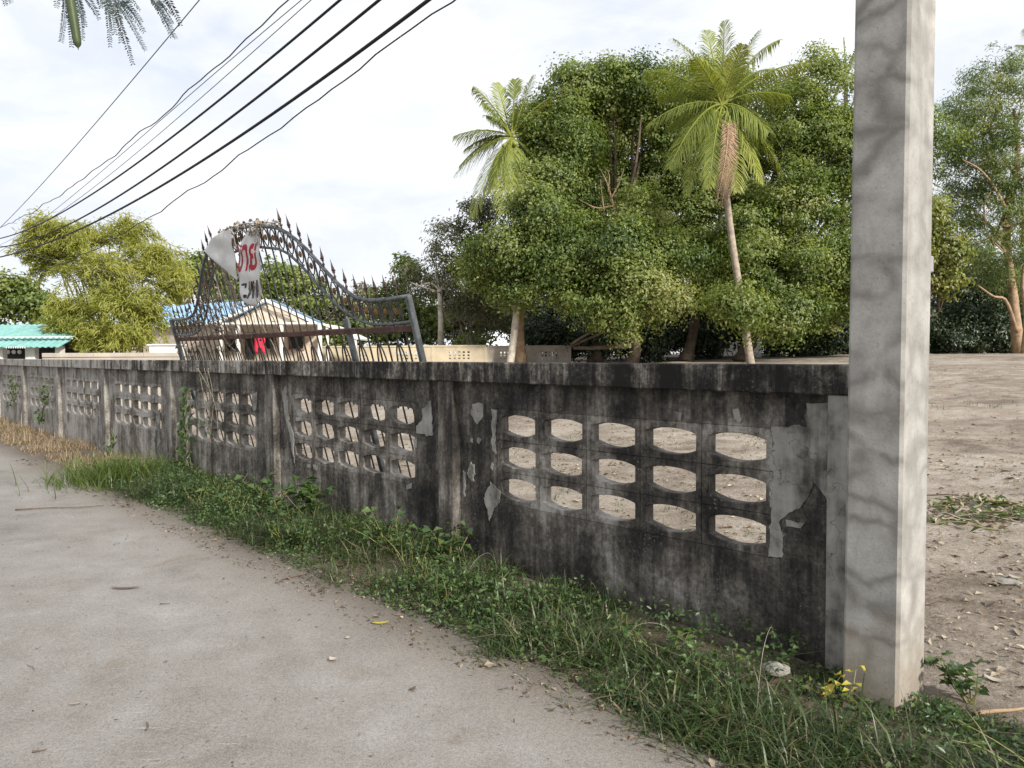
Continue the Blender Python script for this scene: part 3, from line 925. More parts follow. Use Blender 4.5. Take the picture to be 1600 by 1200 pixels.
# ------------------------------------------------------------------ houses
def corrugated(p0, du, lu, dv, lv, pitch_, amp, nrm_, mat, name, parent, thick=.02):
    """ribbed roof sheet: ribs run along dv, wave along du"""
    n = int(lu / pitch_ * 4); V = []; F = []
    for i in range(n + 1):
        u = lu * i / n
        w = amp * math.sin(2 * math.pi * u / pitch_)
        for t in (0, 1):
            V.append(p0 + du * u + dv * lv * t + nrm_ * w)
        for t in (0, 1):
            V.append(p0 + du * u + dv * lv * t + nrm_ * (w - thick))
    for i in range(n):
        a, b = i * 4, i * 4 + 4
        F += [(a, b, b + 1, a + 1), (a + 2, a + 3, b + 3, b + 2), (a, a + 2, b + 2, b), (a + 1, b + 1, b + 3, a + 3)]
    F += [(0, 1, 3, 2), (n * 4, n * 4 + 2, n * 4 + 3, n * 4 + 1)]
    return obj(name, V, F, mat, parent)

# teal tiled pavilion at the far left
YT = 27.0
tl, tr = at(-70, 545, YT), at(112, 545, YT)
th = thing('teal_roofed_pavilion', np.array([(tl[0] + tr[0]) / 2, YT, .3]), 'low open pavilion with teal tiled roof at the far left', 'building')
ex = np.array([1., 0, 0]); ey = np.array([0, 1., 0])
def zat(py, Y): return at(60, py, Y)[2]
z_r, z_e, z_f, z_l = zat(507, YT + 2.2), zat(528, YT), zat(531, YT), zat(542, YT - .5)
L_ = tr[0] - tl[0]
dv = np.array([0, 2.2, z_r - z_e]); lv = np.linalg.norm(dv); dv = dv / lv
corrugated(np.array([tl[0], YT, z_e]), ex, L_, dv, lv, .20, .025, np.array([0, -dv[2], dv[1]]), M['teal'], 'roof', th)
dv = np.array([0, .75, z_f - z_l]); lv = np.linalg.norm(dv); dv = dv / lv
corrugated(np.array([tl[0], YT - .62, z_l]), ex, L_ - .1, dv, lv, .20, .02, np.array([0, -dv[2], dv[1]]), M['teal'], 'lower_roof', th)
MB().box(np.array([tl[0], YT + .05, z_f + .02]), ex * L_, ey * .05, ZU * (z_e - z_f + .03)).build('fascia', M['white'], th)
MB().box(np.array([tl[0], YT + 2.4, .2]), ex * L_, ey * .12, ZU * (z_r - .35)).build('back_wall', M['dark'], th)
for px in (-20, 1, 48, 92):
    p = at(px, 550, YT - .1)
    w = .33 if px == 48 else .2
    MB().box(np.array([p[0] - w / 2, YT - .15, .2]), ex * w, ey * .25, ZU * (z_l - .16)).build('column', M['white'], th)
for k in range(9):
    p = at(10 + k * 3.6, 543, YT - .64)
    MB().tube([p + ZU * .03, p - ZU * .03], [.03, .015], 5).build('eaves_tassel', M['white'], th)
for px in (13, 22, 31):
    p = at(px, 550, YT + 2.3)
    MB().lathe(p, np.array([0, -1, 0]), [(0, .08), (.03, .08), (.04, .02)], 10).build('round_light_opening', M['white'], th)

# blue-roofed house behind the gate
YB = 33.0
ap, le, re = at(418, 468, YB), at(338, 505, YB), at(505, 508, YB)
rb = at(255, 466, YB + 4.0); 
hb = thing('blue_roofed_house', np.array([ap[0], YB, .4]), 'small peach house with bright blue metal roof seen through the gate', 'house')
rd = (rb - ap) * np.array([1, 1, 0]); rl = np.linalg.norm(rd); rd /= rl
sl = le - ap; sll = np.linalg.norm(sl); sl /= sll
nr = np.cross(rd, sl); nr = nr if nr[2] > 0 else -nr
corrugated(ap - rd * .3 - sl * 0, rd, rl + .3, sl, sll, .25, .02, nr, M['blue_roof'], 'roof', hb)
sr = re - ap; srl = np.linalg.norm(sr); sr /= srl
nr2 = np.cross(sr, rd); nr2 = nr2 if nr2[2] > 0 else -nr2
corrugated(ap - rd * .3, rd, rl + .3, sr, srl, .25, .02, nr2, M['blue_roof'], 'right_roof_slope', hb)
MB().prism([le + np.array([.25, .1, -.12]), ap + np.array([0, .1, -.12]), re + np.array([-.25, .1, -.12])], np.array([0, .12, 0])).build('gable', M['peach'], hb)
MB().box(np.array([le[0] + .25, YB + .12, .3]), ex * (re[0] - le[0] - .5), ey * .12, ZU * (le[2] - .42)).build('front_wall', M['peach'], hb)
wl = rd * rl
MB().prism([np.array([le[0] + .2, YB + .2, .3]), np.array([le[0] + .2, YB + .2, le[2] - .05]), np.array([le[0] + .2, YB + .2, le[2] - .05]) + wl, np.array([le[0] + .2, YB + .2, .3]) + wl], np.array([.1, .1, 0])).build('side_wall', M['peach'], hb)
for a, b in ((le, ap), (ap, re)):
    e = (b - a) / np.linalg.norm(b - a)
    MB().box(a - e * .05 + np.array([0, -.34, -.10]), e * (np.linalg.norm(b - a) + .1), ey * .05, ZU * .13).build('bargeboard', M['white'], hb)
MB().box(np.array([le[0] - .8, YB - 1.7, zat(511, YB)]), ex * (re[0] - le[0] + .9), ey * 1.75, ZU * .08).build('porch_roof', M['white'], hb)
for px in (346, 372, 440, 500):
    p = at(px, 540, YB - 1.6)
    MB().box(np.array([p[0] - .07, YB - 1.65, .3]), ex * .14, ey * .14, ZU * (zat(511, YB) - .31)).build('porch_post', M['white'], hb)
for px0, px1, py0, py1, nm in ((355, 372, 528, 548, 'window'), (384, 398, 522, 562, 'door'), (408, 428, 524, 545, 'window'), (452, 474, 522, 545, 'window')):
    a, b = at(px0, py1, YB + .1), at(px1, py0, YB + .1)
    wd = MB().box(np.array([a[0], YB + .06, a[2]]), ex * (b[0] - a[0]), ey * .06, ZU * (b[2] - a[2])).build(nm, M['dark'], hb)
    fr = MB()
    for q in ((a[0] - .05, a[2] - .05, b[0] - a[0] + .1, .05), (a[0] - .05, b[2], b[0] - a[0] + .1, .05), (a[0] - .05, a[2], .05, b[2] - a[2]), (b[0], a[2], .05, b[2] - a[2])):
        fr.box(np.array([q[0], YB + .03, q[1]]), ex * q[2], ey * .085, ZU * q[3])
    fr.build('frame', M['bark_tan'], wd)
# carport to the right of the house
ca, cb = at(505, 508, YB - 1), at(558, 531, YB - 1)
cp = thing('carport', np.array([cb[0], YB - 1, .4]), 'pale open carport roof sloping down right of the blue-roofed house', 'carport')
sl2 = cb - ca; l2 = np.linalg.norm(sl2); sl2 /= l2
MB().box(ca, sl2 * l2, ey * 3.0, np.array([-sl2[2], 0, sl2[0]]) * .07).build('roof', M['white'], cp)
for p in (ca + sl2 * .1, cb - sl2 * .15):
    MB().box(np.array([p[0], YB - .95, .3]), ex * .1, ey * .1, ZU * (p[2] - .32)).build('post', M['white'], cp)
tp = at(397, 524, YB - 1.75)
cl = []
for i in range(7):
    for j in range(5):
        cl.append(tp + np.array([j * .11, .03 * math.sin(i * .9 + j * 1.7), -i * .12 - .02 * math.sin(j * 2)]))
F = [(i * 5 + j, i * 5 + j + 1, i * 5 + j + 6, i * 5 + j + 5) for i in range(6) for j in range(4)]
o = obj('hanging_cloth', cl, F, M['red_cloth'], None, True); o.modifiers.new('thickness', 'SOLIDIFY').thickness = .012
tag(o, 'bright red cloth hanging at the porch of the blue-roofed house', 'cloth')
mb = MB().tube([tp + np.array([-.7, 0, .02]), tp + np.array([1.1, 0, .02])], .012, 5)
tag(mb.build('clothes_line', M['cable_thin']), 'short clothes line holding the red cloth under the porch', 'line')

# far white shed
YS = 62.0
a, b = at(706, 548, YS), at(802, 530, YS)
sh = thing('white_shed', np.array([(a[0] + b[0]) / 2, YS, .8]), 'distant low shed with white roof behind the beige wall', 'shed')
corrugated(np.array([a[0], YS - .4, at(750, 541, YS)[2]]), ex, b[0] - a[0], np.array([0, .92, .39]), 3.0, .5, .04, np.array([0, -.39, .92]), M['white_roof'], 'roof', sh)
MB().box(np.array([a[0] + .2, YS, .8]), ex * (b[0] - a[0] - .4), ey * .2, ZU * (at(750, 541, YS)[2] - .7)).build('front_wall', M['white'], sh)
for px in (735, 765):
    p = at(px, 545, YS)
    MB().box(np.array([p[0], YS - .05, p[2] - .25]), ex * .9, ey * .08, ZU * .55).build('window', M['dark'], sh)
a, b = at(1100, 556, 48), at(1190, 530, 48)
sh2 = thing('white_house', np.array([(a[0] + b[0]) / 2, 48, 1.4]), 'pale house glimpsed in gaps beneath the central trees', 'house')
MB().box(np.array([a[0], 48, 1.3]), ex * (b[0] - a[0]), ey * 2.5, ZU * 2.2).build('wall', M['white'], sh2)
MB().prism([np.array([a[0] - .4, 47.6, 3.5]), np.array([b[0] + .4, 47.6, 3.5]), np.array([(a[0] + b[0]) / 2, 47.6, 4.4])], np.array([0, 3.2, 0])).build('roof', M['teal'], sh2)
for px in (1120, 1160):
    p = at(px, 545, 48)
    MB().box(np.array([p[0], 47.93, 1.9]), ex * .8, ey * .1, ZU * 1.0).build('window', M['dark'], sh2)
# small white water tank block behind the low wall
p = at(252, 553, 26)
wt = thing('white_block_shed', np.array([p[0], 26, .6]), 'small white block hut between bamboo and gate', 'hut')
MB().box(np.array([p[0] - .42, 26, .5]), ex * .9, ey * .8, ZU * (zat(541, 26) - .5), .02).build('wall', M['white'], wt)
MB().box(np.array([p[0] - .47, 25.95, zat(541, 26)]), ex * 1.0, ey * .9, ZU * .05, .01).build('roof_slab', M['white'], wt)

# ------------------------------------------------------------------ trees
def foliage(blobs, clump_r, per, size, aspect, dens=1.0, flat=.8, droop=.3, shell=.55, spread=.42, tbias=0.0):
    Cs = []; Ns = []; As = []; Ls = []; Ts = []
    for (c, r) in blobs:
        r = np.asarray(r, float)
        area = (r[0] * r[2] + r[0] * r[1] + r[1] * r[2]) / 3
        ncl = max(6, int(dens * 8.4 * area / (clump_r ** 2)))
        d = unit(rng.normal(size=(ncl, 3)))
        ph = rng.uniform(0, 6.28, 3)
        wob = 1 + .16 * np.sin(d[:, 0] * 4 + ph[0]) + .14 * np.sin(d[:, 2] * 5 + ph[1]) + .10 * np.sin(d[:, 1] * 6 + ph[2])
        rad = rng.uniform(shell, 1.0, ncl) * wob
        cc = c + d * r * rad[:, None]
        cr = clump_r * rng.uniform(.40, 1.5, ncl)
        n = np.maximum(8, (per * (cr / clump_r) ** 2).astype(int))
        k = np.repeat(np.arange(ncl), n)
        d2 = unit(rng.normal(size=(len(k), 3)))
        d2[:, 2] = np.abs(d2[:, 2]) * rng.choice([1, 1, 1, -1], len(k))
        rr = cr[k] * np.abs(rng.normal(.74, .29, len(k)))
        pos = cc[k] + d2 * rr[:, None] * np.array([1, 1, flat])
        nn = unit(d2 * .9 + d[k] * .5 + np.array([0, 0, .40]) + rng.normal(size=(len(k), 3)) * spread)
        ax = unit(rng.normal(size=(len(k), 3)) + d[k] * .5 + np.array([0, 0, -droop * 2]))
        Cs.append(pos); Ns.append(nn); As.append(ax)
        L = size * rng.uniform(.6, 1.35, len(k)); Ls.append(L)
        cl_t = rng.normal(0, .20, ncl) + rng.normal(0, .08)
        Ts.append(np.clip(.45 + tbias + cl_t[k] + rng.normal(0, .17, len(k)), 0, 1))
    C = np.concatenate(Cs); L = np.concatenate(Ls)
    V, F = leaf_arrays(C, np.concatenate(Ns), np.concatenate(As), L, L * aspect)
    return V, F, np.repeat(np.concatenate(Ts), 4)

def pblob(px, py, rx, ry, Yd, dy=None):
    k = Yd / FPX
    return (at(px, py, Yd), (rx * k, (dy if dy else max(rx, ry) * .85 * k), ry * k))

def tree(name, label, base, blobs, bark, leafmat, clump_r=.70, per=250, size=.145, aspect=.58, trunk_r=.25, trunk=None, cat='tree', group=None, limbs=True, **kw):
    base = np.array([base[0], base[1], gz(base[0], base[1]) - .05])
    root = thing(name, base, label, cat, group)
    bl = [pblob(*b) for b in blobs]
    if trunk is None:
        cen = np.mean([b[0] for b in bl], 0)
        top = base * .45 + cen * .55
        trunk = [base, base * .6 + top * .4 + rng.normal(0, .15, 3) * [1, 1, 0], top]
    else:
        trunk = [base] + [np.asarray(p) for p in trunk]
    tp = curve_pts(trunk, 12)
    rads = [trunk_r * (1.35 - .35 * min(1, i / 2)) * (1 - .55 * i / 11) for i in range(12)]
    MB().tube(tp, rads, 9).build('trunk', bark, root, True)
    if limbs:
        for c, r in bl:
            k = int(rng.integers(5, 11))
            a = tp[k]
            mid = a * .5 + c * .5 + np.array([0, 0, .25]) + rng.normal(0, .6, 3)
            MB().tube(curve_pts([a, mid, c], 8), list(np.linspace(rads[k] * .55, .03, 8)), 6).build('limb', bark, root, True)
            for j in range(3):
                e = c + unit(rng.normal(size=3)) * np.array(r) * .8
                q = a * .2 + c * .8
                MB().tube(curve_pts([mid, q, e], 6), list(np.linspace(.05, .012, 6)), 5).build('twig', bark, root, True)
    V, F, T = foliage(bl, clump_r, per, size, aspect, **kw)
    obj('crown', V, F, leafmat, root, False, T)
    return root

def gp(px, Yd):   # ground point under picture column px
    p = at(px, 555, Yd)
    return (p[0], p[1])

ltree = tree('spreading_tree', 'broad dark green tree left of centre, its crown reaching highest beside left palm', gp(930, 37),
     [(900, 150, 62, 45, 36), (958, 136, 55, 40, 36), (878, 225, 72, 55, 35.5), (850, 292, 62, 48, 35), (1005, 140, 45, 35, 36.5),
      (1010, 200, 70, 70, 38), (950, 290, 70, 60, 39.5), (1010, 300, 60, 60, 39.5), (930, 200, 60, 60, 37.5), (900, 330, 60, 45, 36.5), (840, 210, 38, 42, 37), (850, 250, 40, 40, 35.5), (838, 335, 45, 42, 32.8)], M['bark_dark'], M['lf_ficus'], trunk_r=.35, tbias=.02)
tree('spreading_tree', 'low spreading green tree behind the left palm trunk, its foliage hanging near the wall', gp(815, 35),
     [(805, 390, 58, 44, 33), (765, 425, 50, 50, 34.5), (850, 420, 68, 52, 33.5), (870, 370, 60, 40, 34), (800, 450, 45, 30, 34.5)], M['bark_tan'], M['lf_ficus'],
     trunk_r=.24, trunk=[at(812, 505, 35), at(820, 430, 35), at(830, 380, 35)], tbias=-.02)
tree('spreading_tree', 'rounded bright green tree in the middle, hanging low in front', gp(985, 34),
     [(955, 398, 78, 55, 32.5), (915, 455, 58, 45, 32.5), (985, 465, 62, 52, 32), (1030, 405, 60, 52, 33), (1000, 340, 50, 36, 33.5), (960, 500, 45, 35, 32.5), (1045, 470, 45, 40, 33)],
     M['bark_dark'], M['lf_ficus'], trunk_r=.3, tbias=.12)
tree('spreading_tree', 'dense dark tree directly behind the right coconut palm', gp(1072, 37),
     [(1100, 140, 55, 45, 39), (1060, 200, 60, 60, 39.5), (1150, 200, 70, 70, 40), (1100, 290, 80, 60, 39.5), (1180, 290, 60, 60, 39), (1060, 340, 55, 50, 38.5), (1120, 400, 70, 50, 38)],
     M['bark_dark'], M['lf_ficus'], trunk_r=.3, tbias=-.06)
rt_ = tree('spreading_tree', 'big green tree right of the right palm, crown passing behind the pole', gp(1160, 35.5),
     [(1280, 128, 50, 42, 36.5), (1245, 195, 70, 55, 36), (1300, 250, 60, 65, 36), (1235, 325, 75, 55, 35.5), (1195, 415, 68, 55, 34.5), (1275, 420, 62, 62, 35), (1225, 492, 52, 42, 34),
      (1165, 360, 48, 42, 35), (1128, 450, 50, 45, 34.5), (1370, 240, 85, 90, 37), (1380, 390, 85, 80, 36), (1160, 478, 42, 40, 30.5), (1290, 500, 40, 30, 34.5)],
     M['bark_dark'], M['lf_ficus'], trunk_r=.38, tbias=.08)
tree('hanging_tree', 'yellow-green drooping tree showing just right of the pole', gp(1420, 33),
     [(1470, 395, 34, 48, 32.5), (1478, 440, 26, 34, 32.5), (1440, 360, 40, 45, 33), (1415, 430, 40, 50, 33)],
     M['bark_dark'], M['lf_ficus_lit'], trunk_r=.16, tbias=.1, clump_r=.45, per=70, size=.17, droop=.8)
tree('grey_leaved_tree', 'thin grey-green tree with sparse foliage between gate and left palm', gp(742, 39),
     [(705, 395, 42, 52, 39), (742, 355, 36, 45, 39), (665, 440, 36, 34, 39.5), (722, 455, 55, 36, 38.5), (765, 330, 30, 30, 39), (770, 500, 45, 30, 39)],
     M['bark_grey'], M['lf_grey'], clump_r=.5, per=55, size=.17, aspect=.42, trunk_r=.14, dens=.8)
tree('leafy_tree', 'small pale green tree just right of the gate', gp(640, 44),
     [(632, 425, 28, 26, 44), (612, 470, 36, 30, 44), (655, 490, 45, 30, 43)], M['bark_grey'], M['lf_green'], clump_r=.5, per=60, size=.2, trunk_r=.1)
# bare bleached trunk
b0 = gp(688, 38); bb = np.array([b0[0], b0[1], gz(*b0) - .05])
st_ = thing('bare_trunk', bb, 'straight pale bare tree trunk with dead branches right of the gate', 'tree trunk')
MB().tube([bb, at(689, 500, 38), at(687, 452, 38)], [.15, .14, .12], 8).build('trunk', M['bark_pale'], st_, True)
for pts in ([(688, 455), (672, 442), (645, 452), (638, 466)], [(688, 452), (700, 438), (722, 430), (745, 428)], [(687, 455), (680, 425), (668, 405)], [(689, 458), (660, 448), (640, 440)], [(690, 452), (712, 446), (735, 445)], [(688, 470), (700, 500), (712, 505)]):
    MB().tube(curve_pts([at(x, y, 38 + .3 * i) for i, (x, y) in enumerate(pts)], 10), list(np.linspace(.06, .012, 10)), 5).build('branch', M['bark_pale'], st_, True)

# feathery tree at the right edge
ft_base = gp(1592, 37)
ftree = tree('feathery_tree', 'tall open feathery tree with split tan trunk at the right edge', ft_base,
     [(1560, 120, 50, 38, 37.5), (1525, 165, 42, 40, 37), (1590, 185, 55, 55, 37), (1540, 220, 50, 40, 36.5), (1500, 215, 25, 55, 38), (1580, 270, 55, 45, 36.5), (1512, 285, 34, 40, 37.5),
      (1550, 330, 50, 36, 36.5), (1600, 350, 40, 50, 37), (1525, 380, 36, 36, 36.5), (1570, 395, 44, 34, 36), (1500, 330, 34, 45, 38), (1540, 430, 45, 30, 37.5), (1600, 440, 40, 40, 38.5), (1490, 260, 30, 45, 39)],
     M['bark_tan'], M['lf_feather'], clump_r=.62, per=150, size=.15, aspect=.30, trunk_r=.24, dens=.66,
     trunk=[at(1584, 470, 37), at(1572, 360, 37), at(1588, 270, 37), at(1590, 200, 37)], tbias=.05)
for pts, r in (([(1590, 520), (1572, 470), (1552, 463), (1528, 446)], .09), ([(1574, 330), (1552, 290), (1530, 264), (1505, 250)], .075), ([(1600, 555), (1604, 500), (1598, 440), (1606, 380)], .16), ([(1540, 350), (1538, 320), (1548, 300)], .05)):
    MB().tube(curve_pts([at(x, y, 36.0 - .1 * i) for i, (x, y) in enumerate(pts)], 12), list(np.linspace(r, r * .35, 12)), 7).build('branch', M['bark_tan'], ftree, True)
# dead reddish branches in the hollow of the left tree
for pts, r in (([(965, 350), (958, 320), (948, 285), (938, 265)], .07), ([(958, 322), (932, 325), (905, 312)], .06), ([(950, 300), (952, 275), (946, 262)], .03), ([(944, 330), (940, 300), (938, 280)], .03), ([(955, 310), (968, 285), (975, 262)], .04), ([(925, 357), (905, 350), (890, 345)], .05)):
    MB().tube(curve_pts([at(x, y, 34.3 + .12 * i) for i, (x, y) in enumerate(pts)], 10), list(np.linspace(r, r * .3, 10)), 6).build('dead_branch', M['bark_tan'], ltree, True)

# understorey shrubs in the shade of the trees
for i, (px, py, rx, ry, Yd, lb) in enumerate((
        (855, 530, 40, 28, 37, 'dark shrub at the foot of the left palm, right side'), (925, 535, 45, 30, 37.5, 'dark low shrub under the low spreading tree'),
        (1020, 532, 50, 34, 38, 'dark shrub beneath the rounded bright green tree'), (1095, 535, 40, 30, 38.5, 'dark shrub left of the right palm base'),
        (1255, 532, 50, 34, 38.5, 'dark shrub right of the right palm base'), (1310, 525, 40, 36, 38, 'dark shrub against the left edge of the pole'),
        (1480, 525, 45, 36, 39, 'dark shrub right of the pole under the drooping tree'), (1545, 520, 55, 44, 39, 'dark shrub left of the split tan trunk'), (1510, 470, 60, 50, 41, 'tall dark shrub behind the feathery tree'),
        (1150, 500, 60, 48, 40, 'dark tall shrub behind the right palm trunk'), (980, 500, 75, 52, 41, 'dark tall shrub in the deep shade at centre'), (880, 500, 60, 50, 42, 'dark tall shrub in the shade right of the left palm'), (1065, 500, 55, 50, 42, 'dark tall shrub behind the forked dark trunk'), (1240, 495, 60, 50, 42, 'dark tall shrub in the shade beneath the big right tree'), (1330, 480, 60, 60, 42, 'dark tall shrub just left of and behind the pole'), (1570, 455, 60, 45, 42, 'dark tall shrub at the right edge behind the tan trunk'), (1400, 520, 60, 40, 38.5, 'dark shrub hidden mostly by the pole'))):
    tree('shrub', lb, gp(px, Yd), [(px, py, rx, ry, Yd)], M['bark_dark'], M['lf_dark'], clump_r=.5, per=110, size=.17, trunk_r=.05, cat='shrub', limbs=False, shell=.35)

# the far wood behind everything
wood = []
for px in range(850, 1720, 36):
    wood.append(pblob(px, 512 + rng.uniform(-10, 10), 38, 44, 50, 2.0))
V, F, T = foliage(wood, .7, 60, .26, .6, dens=.8)
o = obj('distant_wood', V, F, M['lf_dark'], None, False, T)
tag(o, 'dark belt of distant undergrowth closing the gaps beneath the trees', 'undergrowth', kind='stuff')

# trees beyond the gate and at the left
for nm, lb, px, Yd, bl, mt, kw in (
        ('leafy_tree', 'dark green round tree just left of the gate arch', 305, 46, [(300, 425, 28, 22, 46), (330, 440, 30, 30, 46.5), (275, 450, 25, 25, 46)], 'lf_ficus', {}),
        ('leafy_tree', 'green tree seen through the gate bars above the house', 455, 50, [(440, 440, 40, 26, 50), (480, 465, 36, 30, 50), (400, 455, 40, 26, 50), (365, 440, 30, 26, 50)], 'lf_ficus', {}),
        ('leafy_tree', 'hazy olive tree beyond the right half of the gate', 555, 56, [(540, 490, 40, 28, 56), (580, 480, 36, 30, 56), (510, 500, 30, 24, 56)], 'lf_grey', {}),
        ('leafy_bush', 'bright green bush behind the beige wall at the gate post', 590, 42, [(560, 520, 34, 20, 42), (610, 525, 36, 18, 42), (515, 528, 30, 18, 42), (655, 525, 25, 22, 42)], 'lf_green', {}),
        ('leafy_tree', 'olive tree filling the gap between bare trunk and left palm', 760, 50, [(730, 500, 45, 32, 50), (770, 480, 45, 40, 50), (690, 505, 36, 30, 51), (815, 500, 40, 40, 50)], 'lf_grey', {}),
        ('leafy_bush', 'green bush above the beige wall left of the palm trunk', 745, 45, [(740, 540, 28, 14, 45), (850, 530, 28, 22, 44)], 'lf_green', {}),
        ('leafy_tree', 'fresh green tree at the far left edge above the teal roof', 20, 42, [(20, 465, 48, 36, 42), (62, 480, 34, 28, 42), (-20, 480, 40, 40, 42), (80, 500, 30, 20, 41)], 'lf_green', {})):
    tree(nm, lb, gp(px, Yd), bl, M['bark_grey'], M[mt], clump_r=.6, per=70, size=.24, trunk_r=.12, cat='bush' if 'bush' in nm else 'tree')

# yellow bamboo clump
bb0 = gp(175, 29); bbase = np.array([bb0[0], bb0[1], gz(*bb0)])
bam = thing('bamboo_clump', bbase, 'large feathery yellow-green bamboo clump at the left', 'bamboo')
bbl = [(72, 358, 30, 14, 29), (120, 378, 55, 26, 29), (195, 372, 50, 30, 29.5), (245, 415, 52, 38, 29), (282, 445, 30, 26, 28.5), (160, 430, 80, 42, 28.5), (110, 495, 48, 36, 28),
       (195, 480, 78, 46, 28), (222, 497, 40, 34, 28), (150, 528, 55, 22, 27.5), (85, 408, 42, 26, 29.5), (200, 530, 50, 20, 27.5), (60, 385, 35, 14, 29)]
for j, b in enumerate(bbl):
    c, r = pblob(*b)
    for k in range(3):
        e = c + unit(rng.normal(size=3)) * np.array(r) * .7
        s0 = bbase + rng.normal(0, .5, 3) * [1, 1, 0]
        m1 = s0 * .45 + e * .55; m1[2] = max(m1[2], e[2] * .8)
        MB().tube(curve_pts([s0, m1, e], 12), list(np.linspace(.045, .008, 12)), 5).build('culm', M['culm'], bam, True)
Cb = []; Nb_ = []; Ab = []; Tb = []
for b_ in bbl:
    c, r = pblob(*b_); r = np.array(r)
    npl = int(9 + 12 * r[0] * r[2])
    for k in range(npl):
        dd = unit(rng.normal(size=3) + np.array([0, -.25, .45])); 
        st0 = c + unit(rng.normal(size=3)) * r * .35
        en = c + dd * r * rng.uniform(.8, 1.25)
        mid_ = (st0 + en) / 2 + np.array([0, 0, .35])
        en = en - np.array([0, 0, .25])
        m_ = 175
        t = rng.uniform(0, 1, m_)[:, None]
        pos = (1 - t) ** 2 * st0 + 2 * t * (1 - t) * mid_ + t * t * en
        tang = unit(2 * (1 - t) * (mid_ - st0) + 2 * t * (en - mid_))
        pos = pos + rng.normal(0, 1, (m_, 3)) * (.27 * (1.15 - t)) - np.array([0, 0, .08]) * rng.random((m_, 1))
        Cb.append(pos); Ab.append(unit(tang + rng.normal(0, .5, (m_, 3)) - np.array([0, 0, .5])))
        Nb_.append(unit(np.array([.25, -.35, .7]) + rng.normal(0, .5, (m_, 3))))
        Tb.append(np.clip(rng.normal(.5, .14) + rng.normal(0, .16, m_), 0, 1))
Cb = np.concatenate(Cb); Lb = rng.uniform(.14, .30, len(Cb))
V, F = leaf_arrays(Cb, np.concatenate(Nb_), np.concatenate(Ab), Lb, Lb * .15)
T = np.repeat(np.concatenate(Tb), 4)
obj('foliage', V, F, M['lf_bamboo'], bam, False, T)

# ------------------------------------------------------------------ coconut palms
def frond_arrays(P0_, P1_, P2_, nleaf, maxlen, grav, r):
    ts = np.linspace(0, 1, 15)
    pts = [(1 - t) ** 2 * P0_ + 2 * t * (1 - t) * P1_ + t * t * P2_ for t in ts]
    mb = MB().tube(pts, list(np.linspace(.045, .006, 15)), 5)
    nv = len(mb.V)
    V = list(mb.V); F = [f for f in mb.F]; T = [.85] * nv
    roll = r.uniform(-.5, .5)
    tb = r.uniform(-.12, .12)
    for i in range(nleaf):
        t = .14 + .86 * i / (nleaf - 1)
        p = (1 - t) ** 2 * P0_ + 2 * t * (1 - t) * P1_ + t * t * P2_
        d = unit(2 * (1 - t) * (P1_ - P0_) + 2 * t * (P2_ - P1_))
        up = np.array([0, 0, 1.]); side = np.cross(d, up)
        if np.linalg.norm(side) < .2: side = np.cross(d, np.array([1., 0, 0]) + r.normal(0, .1, 3))
        side = unit(side); nrm_ = unit(np.cross(side, d))
        side = side * math.cos(roll) + nrm_ * math.sin(roll)
        ln = maxlen * (math.sin(math.pi * min(1, (t * .86 + .14))) ** .55 + .12) * r.uniform(.85, 1.1)
        for sg in (-1, 1):
            hz = math.hypot(d[0], d[1])
            dr = unit(side * sg * .72 + d * (.55 + .4 * t) + nrm_ * .10 + r.normal(0, .07, 3))
            m_ = p + dr * ln * .5 - up * grav * ln * .22 * hz
            e_ = p + dr * ln * .85 - up * grav * ln * r.uniform(.5, .85) * (.3 + .7 * hz)
            wv = unit(np.cross(dr, nrm_)) * .021
            b = len(V)
            V += [p - wv * .5, p + wv * .5, m_ - wv, m_ + wv, e_]
            F += [(b, b + 1, b + 3, b + 2), (b + 2, b + 3, b + 4)]
            tt = float(np.clip(.55 + tb + r.normal(0, .10) + .18 * t, 0, 1))
            T += [tt] * 5
    return V, F, T

def palm(label, trunk_px, Yd, crown_px, tips, nuts, r, mlen=1.05, trunkmat='palm_trunk'):
    tp = [at(x, y, Yd) for x, y in trunk_px]
    g0 = tp[0].copy(); g0[2] = gz(g0[0], g0[1]) - .1
    root = thing('coconut_palm', g0, label, 'palm')
    pts = curve_pts([g0] + tp[1:], 40)
    rad = [(.20 if i == 0 else .17 - .06 * i / 39) * (1 + .05 * (i % 2)) for i in range(40)]
    MB().tube(pts, rad, 10).build('trunk', M[trunkmat], root, True)
    c = at(*crown_px, Yd)
    for (x, y, dy, lift) in tips:
        e = at(x, y, Yd + dy)
        v = e - c
        p1 = c + v * .48 + np.array([0, 0, lift * np.linalg.norm(v)])
        V, F, T = frond_arrays(c + r.normal(0, .05, 3), p1, e, 66, mlen * r.uniform(.9, 1.15) * min(1, .5 + np.linalg.norm(v) / 5), .95, r)
        obj('frond', V, F, M['lf_palm'], root, False, T)
    for i in range(nuts):
        w = 6.28 * i / max(1, nuts) + r.uniform(-.3, .3)
        p = c + np.array([.32 * math.cos(w), -.25 + .22 * math.sin(w), -.35 - r.uniform(0, .5)])
        MB().lathe(p, np.array([r.normal(0, .2), r.normal(0, .2), 1]), [(0, .02), (.03, .08), (.09, .125), (.16, .12), (.22, .07), (.25, .01)], 8).build('coconut', M['coconut'], root, True)
    return root, c
r_ = np.random.default_rng(5)
